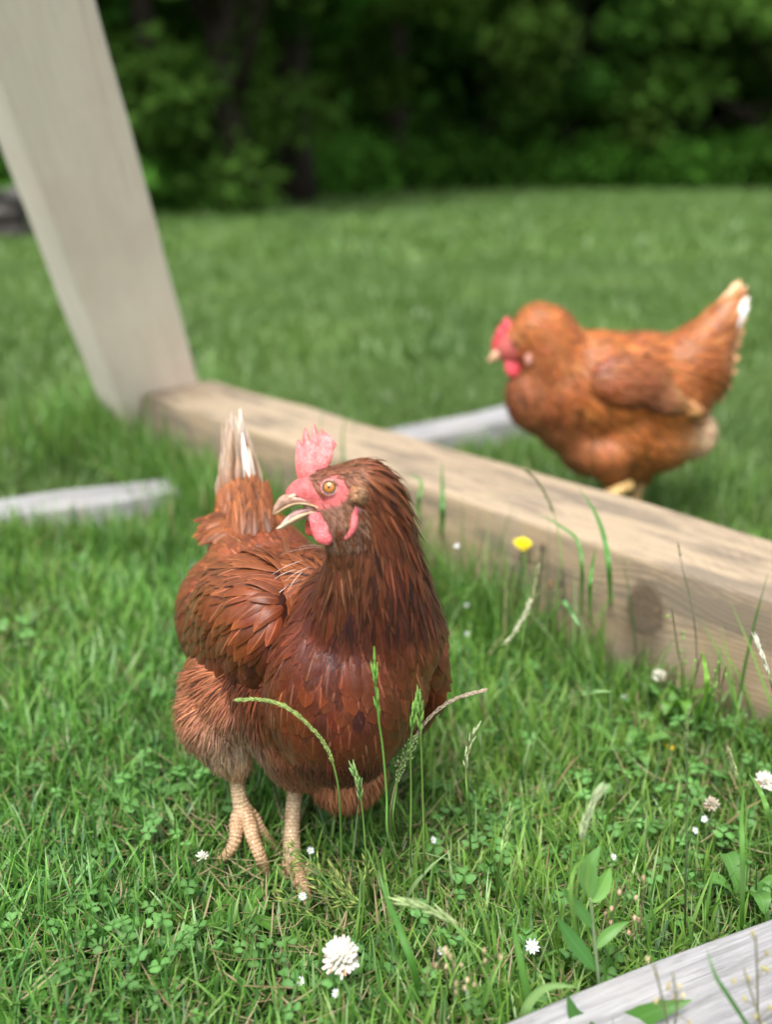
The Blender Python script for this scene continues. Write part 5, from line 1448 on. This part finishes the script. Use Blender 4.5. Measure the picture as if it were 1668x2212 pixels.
stalk([G(*z7(860, 1000), 0)]+[P(*z7(*q), Y) for q, Y in (((840, 760), .57), ((855, 560), .57), ((870, 440), .57), ((900, 340), .57), ((930, 285), .57))], 'pale bristly stalk rising behind the leafy weed', headfrac=.5, seed_len=.012, seed_w=.0018, dens=34, spread=.16, seed=9, hcol=(0.36, 0.44, 0.24))
stalk([G(*z7(500, 760), 0)]+[P(*z7(*q), Y) for q, Y in (((510, 600), .62), ((535, 480), .62), ((560, 360), .62))], 'green bristly stalk midway between the near hen and the leafy weed', headfrac=.5, seed_len=.010, seed_w=.0016, dens=24, spread=.15, seed=10, hcol=(0.24, 0.36, 0.12))
stalk([G(*z7(395, 560), 0)]+[P(*z7(*q), Y) for q, Y in (((380, 330), .66), ((372, 200), .66), ((375, 120), .66), ((410, 10), .66))], 'thin pale stalk with sparse seeds, right of the tall hen stalks', headfrac=.45, seed_len=.009, seed_w=.0016, dens=14, spread=.2, seed=11, hcol=(0.38, 0.42, 0.24))
stalk([G(*z7(1300, 900), 0)]+[P(*z7(*q), Y) for q, Y in (((1305, 600), .60), ((1310, 300), .60), ((1305, 60), .60), ((1315, -60), .60))], 'very thin dark straight stalk standing in front of the beam foot', headfrac=.3, seed_len=.004, seed_w=.0011, dens=30, spread=.1, seed=12, hcol=(0.16, 0.22, 0.08), colr=(.09, .15, .05))
stalk([G(*z7(1540, 800), 0)]+[P(*z7(*q), Y) for q, Y in (((1545, 560), .62), ((1560, 350), .62), ((1520, 200), .62), ((1490, 100), .62))], 'thin stalk at the far right above the plank', headfrac=.3, seed_len=.005, seed_w=.0011, dens=26, spread=.1, seed=13, hcol=(0.30, 0.36, 0.16))
z6 = lambda zx, zy: ((1400+zx/1.3312)*.6287, (1500+zy/1.3312)*.6287)
stalk([G(*z6(730, 860), 0)]+[P(*z6(*q), Y) for q, Y in (((715, 650), 1.02), ((690, 430), 1.04), ((650, 300), 1.05), ((600, 210), 1.06), ((550, 160), 1.07))], 'dark purplish seed stalk curving over the top of the beam', headfrac=.5, seed_len=.006, seed_w=.0016, dens=40, spread=.14, seed=14, hcol=(0.14, 0.13, 0.07))
stalk([G(*z6(530, 1150), 0)]+[P(*z6(*q), Y) for q, Y in (((525, 1000), .92), ((540, 850), .93), ((580, 700), .94), ((600, 600), .94))], 'thin pale stalk below the yellow flower', headfrac=.5, seed_len=.006, seed_w=.0012, dens=30, spread=.15, seed=15, hcol=(0.36, 0.36, 0.2))
stalk([G(*z6(330, 1040), 0)]+[P(*z6(*q), Y) for q, Y in (((420, 970), .88), ((480, 910), .89), ((530, 830), .90), ((560, 760), .91))], 'pale loose seed head leaning right, between the near hen and the beam', headfrac=.7, seed_len=.006, seed_w=.0014, dens=70, spread=.25, seed=16, hcol=(0.42, 0.44, 0.28))
stalk([G(*z6(1330, 1150), 0)]+[P(*z6(*q), Y) for q, Y in (((1320, 900), .90), ((1290, 720), .91), ((1260, 600), .91), ((1240, 490), .92))], 'dark hair-thin stalk crossing the beam to the right of the knot', headfrac=.15, seed_len=.003, seed_w=.0008, dens=10, spread=.1, seed=17, hcol=(0.1, 0.1, 0.05), colr=(.06, .1, .04), rad=.0006)
stalk([G(*z6(1700, 1300), 0)]+[P(*z6(*q), Y) for q, Y in (((1670, 1150), .80), ((1640, 1040), .81), ((1600, 930), .82))], 'whitish bristly stalk in front of the beam at the right edge', headfrac=.5, seed_len=.010, seed_w=.0014, dens=22, spread=.12, seed=18, hcol=(0.55, 0.56, 0.44))

# long individual grass leaves that read in the photo
def ribbon(path, w, col, n=20, nrm0=None, fold=0.25):
    pts_ = [Vector(q) for q in spline(path, n)]
    V = []; F = []; UV = []
    for i, p in enumerate(pts_):
        t = (pts_[min(i+1, n-1)]-pts_[max(i-1, 0)]).normalized()
        nr = nrm0 or (-CF)
        s_ = t.cross(nr).normalized(); n2 = s_.cross(t)
        f = i/(n-1); hw = w*.5*(0.35+.65*math.sin(min(1, f*1.6+.25)*math.pi/2))*(1-f**2.6)+.00008
        V += [p-s_*hw+n2*hw*fold, p, p+s_*hw+n2*hw*fold]; UV += [(0, f), (.5, f), (1, f)]
    for i in range(n-1):
        F += [(i*3, i*3+1, i*3+4, i*3+3), (i*3+1, i*3+2, i*3+5, i*3+4)]
    return V, F, UV
def big_blade(path, w, col, label):
    V, F, UV = ribbon(path, w, col)
    r0 = Vector(path[0])
    o = mesh_np('wild_grass', np.array([tuple(v) for v in V])-np.array((r0.x, r0.y, 0)), F, LEAF, uv=np.array(UV), col=np.tile(np.array(col), (len(V), 1)))
    o.location = (r0.x, r0.y, 0)
    tag(o, label, 'grass blade', 'long single blades of grass', kind='thing')
big_blade([G(*z7(655, 1300), 0)]+[P(*z7(*q), Y) for q, Y in (((640, 1180), .56), ((610, 1020), .56), ((585, 900), .565), ((570, 790), .57))], .0058, (.10, .24, .045), 'wide upright green blade near the bottom, left of the leafy weed')
big_blade([G(*z7(600, 1400), 0)]+[P(*z7(*q), Y) for q, Y in (((615, 1230), .54), ((650, 1150), .54), ((710, 1100), .54), ((780, 1092), .54), ((850, 1100), .54))], .0065, (.20, .34, .11), 'pale arched blade curling onto the silvery plank')
big_blade([G(*z7(190, 1200), 0)]+[P(*z7(*q), Y) for q, Y in (((150, 1020), .56), ((90, 850), .57), ((30, 700), .58), ((0, 600), .59))], .0050, (.07, .20, .03), 'dark wide blade leaning left, right of the big clover bloom')
big_blade([G(*z7(880, 1060), 0)]+[P(*z7(*q), Y) for q, Y in (((820, 760), .56), ((830, 600), .56), ((880, 560), .56))], .0030, (.16, .32, .06), 'slim bright blade behind the leafy weed')
big_blade([G(*z7(1540, 900), 0)]+[P(*z7(*q), Y) for q, Y in (((1545, 600), .60), ((1540, 400), .605), ((1550, 250), .61))], .0040, (.12, .28, .05), 'broad upright blade above the plank')
big_blade([G(*z7(1700, 500), 0)]+[P(*z7(*q), Y) for q, Y in (((1660, 380), .66), ((1620, 270), .665), ((1570, 190), .67))], .0045, (.12, .28, .05), 'blade slanting left beneath the right-hand clover bloom')
big_blade([G(*z7(1610, 1330), 0.05)]+[P(*z7(*q), Y) for q, Y in (((1500, 1160), .50), ((1430, 1050), .50), ((1390, 930), .51))], .0028, (.07, .18, .04), 'dark narrow blade bent over the silvery plank')
big_blade([G(*z6(930, 880), 0)]+[P(*z6(*q), Y) for q, Y in (((925, 650), 1.0), ((905, 480), 1.01), ((860, 350), 1.02), ((785, 232), 1.03))], .0060, (.09, .24, .05), 'tall broad blade reaching across the top of the beam')
big_blade([G(*z6(840, 900), 0)]+[P(*z6(*q), Y) for q, Y in (((835, 720), 1.0), ((845, 600), 1.0), ((862, 505), 1.0))], .0050, (.10, .26, .05), 'upright blade in front of the beam beside the tallest blade')
big_blade([G(*z6(790, 900), 0)]+[P(*z6(*q), Y) for q, Y in (((800, 650), 1.02), ((780, 480), 1.03), ((700, 410), 1.04), ((600, 350), 1.05))], .0045, (.10, .24, .05), 'blade bowing left across the beam above the yellow flower')
big_blade([G(*z6(640, 870), 0)]+[P(*z6(*q), Y) for q, Y in (((700, 750), .98), ((760, 820), .96), ((790, 870), .95))], .0050, (.16, .34, .12), 'pale folded blade between withered flower heads and the beam')
big_blade([G(*z6(700, 1220), 0.01)]+[P(*z6(*q), Y) for q, Y in (((780, 1180), .84), ((860, 1165), .85), ((940, 1165), .85))], .0055, (.22, .38, .14), 'pale broad blade lying flat in the grass below the beam knot')
big_blade([G(*z6(150, 520), 0)]+[P(*z6(*q), Y) for q, Y in (((160, 380), 1.2), ((160, 250), 1.2), ((158, 110), 1.21))], .0070, (.08, .22, .05), 'upright blade against the beam right of the near hen\'s neck')
big_blade([G(*z6(60, 420), 0)]+[P(*z6(*q), Y) for q, Y in (((50, 320), 1.2), ((62, 210), 1.2), ((0, 165), 1.22))], .0050, (.10, .26, .06), 'bent blade touching the near hen\'s neck feathers')
big_blade([G(*z6(1330, 1300), 0)]+[P(*z6(*q), Y) for q, Y in (((1370, 1150), .83), ((1360, 1040), .84), ((1350, 980), .84))], .0055, (.18, .36, .05), 'yellow-green leaf blade low in front of the beam')
# blades growing up behind the comb
for i, (x0, y0, x1, y1, xb) in enumerate(((745, 1000, 755, 905, 742), (765, 1000, 768, 890, 762), (790, 1000, 800, 930, 792), (815, 1010, 838, 965, 820), (690, 970, 697, 882, 690), (740, 960, 748, 892, 742))):
    ft = G(xb, 1120+20*i); 
    big_blade([ft, P((xb+x0)/2, y0+30, ft.y), P(x0, y0-20, ft.y), P(x1, y1, ft.y)], .0034, (.10, .24, .06), ['thin blade rising just right of the comb', 'tallest thin blade behind the comb', 'thin blade above the near hen\'s nape', 'short blade against the beam above the neck hackle', 'thin blade left of the comb points', 'slim blade between the comb and the beam top'][i])

# leafy weed, lower right
wd0 = P(*z7(940, 1140), 0.572); wd0.z = 0; wy = 0.567
wr = root('leafy_weed', Vector((wd0.x, wd0.y, 0)), 'young leafy weed with long pointed leaves beside the silvery plank', 'plant')
m = MB(); wpath = [wd0]+[P(*z7(*q), wy+.005) for q in ((940, 1150), (925, 980), (912, 850), (900, 720))]
m.tube(spline(wpath, 24), [.0016-.0007*i/23 for i in range(24)], 8, col=(0.20, 0.28, 0.14)); m.build('stem', STEM, wr)
lv = [((925, 1030), (860, 950), (800, 870), (755, 800), .010, (.07, .20, .045), 0), ((910, 850), (870, 790), (820, 730), (775, 670), .007, (.09, .24, .05), .01), ((918, 940), (960, 890), (1010, 850), (1062, 822), .007, (.11, .26, .05), -.01),
      ((905, 740), (940, 690), (965, 640), (985, 592), .010, (.14, .32, .06), -.01), ((900, 720), (893, 640), (905, 570), (945, 500), .011, (.15, .32, .09), .0), ((938, 1150), (900, 1240), (840, 1230), (800, 1130), .012, (.06, .17, .035), .04), ((938, 1150), (1010, 1262), (1180, 1200), (1330, 1155), .013, (.07, .19, .03), .045), ((938, 1150), (950, 1260), (900, 1330), (850, 1390), .013, (.06, .17, .03), .07),
      ((935, 1150), (960, 1120), (960, 1090), (980, 1085), .008, (.09, .20, .04), -.01), ((900, 725), (885, 660), (888, 590), (880, 530), .005, (.16, .32, .07), .005)]
for (q0, q1, q2, q3, w_, c_, dy) in lv:
    V, F, UV = [], [], []
    pts_ = [P(*z7(*q), wy+.005-(dy*k/3 if dy < .03 else min(dy, .022+dy*k/3))) for k, q in enumerate((q0, q1, q2, q3))]
    n = 22; pp_ = [Vector(q) for q in spline(pts_, n)]
    tiltv = (-CF*0.75+UPZ*.4+CX*random.uniform(-.35, .35)).normalized()
    for i, p in enumerate(pp_):
        t = (pp_[min(i+1, n-1)]-pp_[max(i-1, 0)]).normalized(); s_ = t.cross(tiltv).normalized(); n2 = s_.cross(t)
        f = i/(n-1); hw = w_*.5*(math.sin(math.pi*min(1, f**.8))**.9+.05)*(1+.08*((i % 3) == 0))
        V += [p-s_*hw+n2*hw*.25, p-s_*hw*.5+n2*hw*.08, p, p+s_*hw*.5+n2*hw*.08, p+s_*hw+n2*hw*.25]; UV += [(u_, f) for u_ in (0, .25, .5, .75, 1)]
    for i in range(n-1):
        for k in range(4): F.append((i*5+k, i*5+k+1, i*5+k+6, i*5+k+5))
    mesh_np('leaf', np.array([tuple(v) for v in V]), F, LEAF, wr, uv=np.array(UV), col=np.tile(np.array(c_), (len(V), 1)))

# rush-like plants with clustered olive seed heads
z8 = lambda zx, zy: ((zx/1.2356)*.6287, (2500+zy/1.2356)*.6287)
def rush(base, stems, label, seed):
    g = np.random.default_rng(seed)
    r0 = root('rush_plant', Vector((base.x, base.y, 0)), label, 'plant', 'rushes with olive seed clusters')
    m = MB(); ms_ = MB()
    for top, cl in stems:
        p_ = spline([base, base.lerp(top, .55)+UPZ*.012, top], 14)
        m.tube(p_, [.0008-.0003*i/13 for i in range(14)], 5, col=(.12, .22, .05))
        d = (Vector(p_[-1])-Vector(p_[-4])).normalized()
        for k in range(int(cl*.65)):
            o_ = d*(-.004-.022*g.random()); q = top+o_
            dd = (d+Vector(g.normal(0, .45, 3))).normalized(); L_ = .005+.004*g.random()
            c_ = np.array((.20, .25, .06))*(.7+.6*g.random())
            e_ = q+dd*(.004+.008*g.random())
            ms_.tube([q, e_], [.0002, .0002], 3, col=(.15, .25, .06), close=False)
            ms_.tube([e_, e_+dd*L_*.4, e_+dd*L_], [.0003, .0010, .0002], 5, col=tuple(c_))
    m.build('stems', STEM, r0); ms_.build('seed_clusters', SEED, r0)
b_ = G(*z8(1180, 1010))
rush(b_, [(P(*z8(610, 880), b_.y+.02), 26), (P(*z8(700, 850), b_.y+.02), 20), (P(*z8(770, 840), b_.y+.015), 12)], 'rush with yellowish seed clusters lying leftwards in front of the near hen', 1)
b_ = G(770, 2030)
rush(b_, [(P(640, 1835, b_.y+.02), 14), (P(665, 1870, b_.y+.02), 18), (P(722, 1890, b_.y+.02), 22), (P(737, 1930, b_.y+.01), 20), (P(800, 1855, b_.y+.02), 12), (P(690, 1925, b_.y+.01), 18)], 'upright rush with olive seed clusters in front of the near hen\'s planted foot', 2)
b_ = G(640, 2030)
rush(b_, [(P(590, 1945, b_.y+.02), 12), (P(615, 1925, b_.y+.02), 10), (P(650, 1950, b_.y+.01), 8)], 'low rush left of the upright one, near the near hen\'s toes', 3)
# mouse-ear sprigs with pinkish capsules
def sprig(base, tops, label, seed, capc=(.40, .36, .14)):
    g = np.random.default_rng(seed)
    r0 = root('chickweed_sprig', Vector((base.x, base.y, 0)), label, 'plant', 'chickweed sprigs with seed capsules')
    m = MB(); mc = MB()
    for top in tops:
        p_ = spline([base, base.lerp(top, .5)+Vector(g.normal(0, .004, 3)), top], 12)
        m.tube(p_, [.0006]*12, 5, col=(.20, .20, .09))
        for k in range(5):
            q = Vector(p_[5+k+(k > 3)]) ; dd = (Vector(g.normal(0, .6, 3))+UPZ*.6).normalized()
            m.tube([q, q+dd*.007], [.0003, .0003], 4, col=(.22, .2, .1), close=False)
            mc.ball(q+dd*.0085, (.0012, .0012, .0022), col=tuple(np.array(capc)*(.7+.6*g.random())), seg=7, rings=5)
    m.build('stems', STEM, r0); mc.build('seed_capsules', SEED, r0)
sprig(G(*z7(1610, 1330), .03), [P(*z7(1600, 880), .50), P(*z7(1550, 1020), .50)], 'thin sprig with yellow capsules standing over the silvery plank at the right', 1)
sprig(G(*z7(1240, 1330), .03), [P(*z7(1170, 1000), .49), P(*z7(1250, 1040), .49)], 'pale sprig with tan capsules over the middle of the silvery plank', 2, (.50, .42, .22))
sprig(G(*z7(940, 1000), 0), [P(*z7(1130, 640), .56), P(*z7(1040, 670), .56)], 'branching sprig with pinkish capsules right of the leafy weed', 3, (.55, .36, .24))
sprig(G(*z6(1290, 1250), 0), [P(*z6(1210, 780), .85), P(*z6(1350, 990), .86)], 'green chickweed sprig rising in front of the beam right of the knot', 4, (.20, .34, .08))
sprig(G(*z6(1440, 1300), 0), [P(*z6(1430, 1030), .82), P(*z6(1460, 1050), .82)], 'low chickweed sprig at the foot of the beam on the right', 5, (.20, .34, .08))
sprig(G(*z7(300, 1150), 0), [P(*z7(220, 900), .50), P(*z7(320, 980), .50), P(*z7(520, 950), .50)], 'chickweed sprig with beige capsules near the bottom centre', 6, (.52, .40, .24))
# small yellow buds in the grass at the right
for (px, py, lab) in ((1440, 1612, 'left one of a pair of tiny yellow buds near the beam foot'), (1453, 1616, 'right one of a pair of tiny yellow buds near the beam foot')):
    q = G(px, py, .02); r0 = root('yellow_bud', Vector((q.x, q.y, 0)), lab, 'flower', 'tiny yellow buds')
    m = MB(); m.tube([Vector((q.x, q.y, 0)), q], [.0005, .0005], 5, col=(.12, .22, .05)); m.build('stem', STEM, r0)
    m = MB(); m.ball(q, (.0022, .0022, .003), col=(.75, .5, .03)); m.build('petals', PETAL, r0)

# broad rosette leaves (plantain / dandelion) in the lawn
def rosette(px, py, n, L, w, label, seed, col=(.09, .22, .05), fl=.35):
    g = np.random.default_rng(seed)
    c = G(px, py, .004); r0 = root('rosette_weed', Vector((c.x, c.y, 0)), label, 'plant', 'low broad-leaved weeds in the lawn')
    for k in range(n):
        a_ = k*6.283/n+g.normal(0, .3); dv = Vector((math.cos(a_), math.sin(a_), 0)); Lk = L*(.7+.5*g.random())
        pts_ = [c, c+dv*Lk*.4+UPZ*Lk*fl, c+dv*Lk*.8+UPZ*Lk*fl*1.3, c+dv*Lk+UPZ*Lk*fl]
        nn_ = 14; pp_ = [Vector(q) for q in spline(pts_, nn_)]; V = []; F = []; UV = []
        for i, p in enumerate(pp_):
            s_ = Vector((-dv.y, dv.x, 0)); f = i/(nn_-1); hw = w*.5*(math.sin(math.pi*min(1, f**1.3))**.8+.08)
            if i % 2: hw *= .9
            V += [p-s_*hw+UPZ*hw*.3, p, p+s_*hw+UPZ*hw*.3]; UV += [(0, f), (.5, f), (1, f)]
        for i in range(nn_-1): F += [(i*3, i*3+1, i*3+4, i*3+3), (i*3+1, i*3+2, i*3+5, i*3+4)]
        mesh_np('leaf', np.array([tuple(v) for v in V]), F, LEAF, r0, uv=np.array(UV), col=np.tile(np.array(col)*(.8+.4*g.random()), (len(V), 1)))
rosette(325, 1745, 7, .034, .014, 'pale broad-leaved weed left of the near hen\'s lifted foot', 1, (.13, .28, .08))
rosette(20, 2190, 5, .032, .013, 'bright lobed leaf cluster in the bottom left corner', 2, (.12, .30, .05))
rosette(70, 1400, 4, .035, .014, 'small broad-leaved weed at the left edge of the lawn', 3, (.11, .26, .05))
rosette(1600, 1965, 4, .034, .014, 'broad-leaved weed growing against the edge of the silvery plank', 4, (.10, .24, .05), .7)
rosette(1450, 1560, 5, .04, .012, 'upright broad-leaved weed just in front of the beam at the right', 5, (.12, .28, .04), .7)
rosette(520, 2000, 6, .032, .011, 'dandelion-like weed below the lifted foot, in front of the hen', 6, (.08, .20, .03))
rosette(1350, 1650, 5, .04, .012, 'weed with narrow leaves below the small clover bloom', 7, (.12, .26, .06), .5)

# ------------------------------------------------------------------ woods behind the lawn
BARK = mat_plain('bark', rough=0.9, spec=0.1, noise_s=18, amt=0.5)
TREELEAF = mat_leaf('tree_leaf', trans=0.12, rough=0.9, spec=0.0)
def leaf_cloud(centres, per, size, g, colr, flat=0.7):
    """small leaf cards spread through clumps"""
    C0 = np.array([c[0] for c in centres]); Rr = np.array([c[1] for c in centres])
    n = len(C0)*per
    ix = np.repeat(np.arange(len(C0)), per)
    d = g.normal(0, 1, (n, 3)); d /= np.linalg.norm(d, axis=1, keepdims=True); r = g.random(n)**.45
    p = C0[ix]+d*(r*Rr[ix])[:, None]*np.array([1, 1, flat]); p[:, 2] = np.maximum(p[:, 2], 0.03)
    a = g.normal(0, 1, (n, 3)); a /= np.linalg.norm(a, axis=1, keepdims=True)
    b = np.cross(a, g.normal(0, 1, (n, 3))); b /= np.linalg.norm(b, axis=1, keepdims=True)
    s = size*(.6+.8*g.random(n))[:, None]
    V = np.stack([p-a*s, p+b*s*.5, p+a*s, p-b*s*.5], 1).reshape(-1, 3)
    F = np.arange(n*4).reshape(-1, 4)
    col = np.array(colr)[None]*(.75+.5*g.random((len(C0), 1)))[ix]*(.9+.2*g.random((n, 1)))
    return V, F, np.repeat(np.clip(col, .004, .4), 4, 0), np.tile(np.array([(0, 0), (.5, 0), (1, 1), (.5, 1)]), (n, 1))
def tree(x, y, h, r, tr, colr, label, seed, low=0.5, per=230, ncl=46, size=.085):
    g = np.random.default_rng(seed)
    r0 = root('broadleaf_tree', (x, y, 0), label, 'tree', 'trees at the edge of the wood')
    m = MB()
    bend = g.normal(0, .12, 2)
    tp_ = [Vector((x+bend[0]*f*f, y+bend[1]*f*f, h*.9*f)) for f in np.linspace(0, 1, 9)]
    m.tube(tp_, [tr*(1.35-.3*min(1, i*1.2)-.1*i) for i in range(9)], 10, col=(.035, .028, .022))
    cl = []
    for k in range(ncl):
        zz = low+(h-low)*g.random()**.8
        f = (zz-low)/(h-low); rr = r*(.55+.6*math.sin(math.pi*min(1, f*.8+.2)))*math.sqrt(g.random())
        a_ = g.random()*6.28
        c = np.array((x+math.cos(a_)*rr, y+math.sin(a_)*rr, zz)); cl.append((c, .35+.45*g.random()))
        if k < 12:
            f0 = max(.12, f*.75); q = tp_[min(8, int(f0*8))]
            m.tube([q, q.lerp(Vector(c), .5)+UPZ*.15, Vector(c)], [tr*.35, tr*.22, tr*.08], 6, col=(.035, .028, .022))
    m.build('trunk', BARK, r0)
    V, F, C, uv = leaf_cloud(cl, per, size, g, colr)
    mesh_np('crown', V, F, TREELEAF, r0, uv=uv, col=C, smooth=False)
def XY(px, Y): return P(px, 400, Y).x
TG = (0.038, 0.080, 0.014)
tree(XY(-150, 11), 11, 6.5, 2.2, .16, TG, 'leafy tree at the far left behind the leaning post', 101, low=.5, ncl=60)
tree(XY(330, 11), 11, 6, 1.3, .13, (0.050, .105, .018), 'green leafy tree just right of the leaning post', 102, low=.2, ncl=60)
tree(XY(500, 11.4), 11.4, 7, 1.6, .24, (.03, .09, .014), 'thick dark trunked tree in the shaded gap right of the post', 103, low=2.0)
tree(XY(640, 13.5), 13.5, 7, 1.7, .20, (.03, .09, .014), 'second dark trunked tree in the shaded gap', 104, low=1.9)
tree(XY(860, 18), 18, 7, 2.3, .18, (.046, .092, .016), 'tree with low green branches behind the middle of the lawn', 105, low=.5, ncl=70, size=.12)
tree(XY(1060, 20), 20, 7, 2.4, .18, (.030, .075, .012), 'bushy dark green tree right of the middle', 106, low=.4, ncl=70, size=.12)
tree(XY(1220, 20), 20, 7, 1.8, .26, (.03, .085, .014), 'dark shaded tree above the head of the far hen', 107, low=1.4)
tree(XY(1430, 21), 21, 7, 2.6, .18, (.044, .086, .015), 'green tree above the tail of the far hen', 108, low=.3, ncl=70, size=.12)
tree(XY(1680, 20), 20, 7, 2.6, .18, (.06, .13, .022), 'paler green tree at the right edge', 109, low=.2, ncl=70, size=.12)
# the far wood and undergrowth, one mass
g = np.random.default_rng(140)
cl = []
for k in range(1000):
    y_ = 23+5*g.random(); x_ = (g.random()*2-1)*(y_*1.0); cl.append((np.array((x_, y_, 6.5*g.random()**.8)), .9+.5*g.random()))
V, F, C, uv = leaf_cloud(cl, 90, .36, g, (.03, .085, .014), flat=.8)
fo = mesh_np('forest', V, F, TREELEAF, uv=uv, col=C, smooth=False)
tag(fo, 'dark far-off wood behind the edge trees', kind='stuff')
cl = []
for k in range(380):
    px = g.uniform(-1100, 2600); yb = 10.8+9.0*np.clip((px-350)/650, 0, 1)+g.normal(0, .4)
    x_ = XY(px, yb)
    if 430 < px < 700: continue
    cl.append((np.array((x_, yb, .15+.35*g.random()*(yb/12))), (.25+.3*g.random())*yb/12))
V, F, C, uv = leaf_cloud(cl, 110, .09, g, (.06, .16, .022))
ug = mesh_np('undergrowth', V, F, TREELEAF, uv=uv, col=C, smooth=False)
tag(ug, 'low undergrowth where the lawn meets the wood', kind='stuff')
# low grey stone wall at the far left
STONE = mat_plain('stone', rough=0.9, spec=0.2, noise_s=9, amt=0.45)
xw0, xw1 = XY(-260, 7.8), XY(80, 7.8)
m = MB(); g = np.random.default_rng(150)
for row in range(3):
    x_ = xw0+.1*row
    while x_ < xw1:
        L_ = .28+.22*g.random()
        m.ball((x_+L_/2, 7.8+g.normal(0, .02), .06+row*.125), (L_*.54, .16, .078), col=tuple(np.array((.07, .062, .058) if row < 2 else (.11, .10, .095))*(.8+.4*g.random())), seg=10, rings=6)
        x_ += L_
wl = m.build('stone_wall', STONE)
tag(wl, 'low grey stone wall, very blurred, at the left edge behind the post', 'wall')
print('done building')
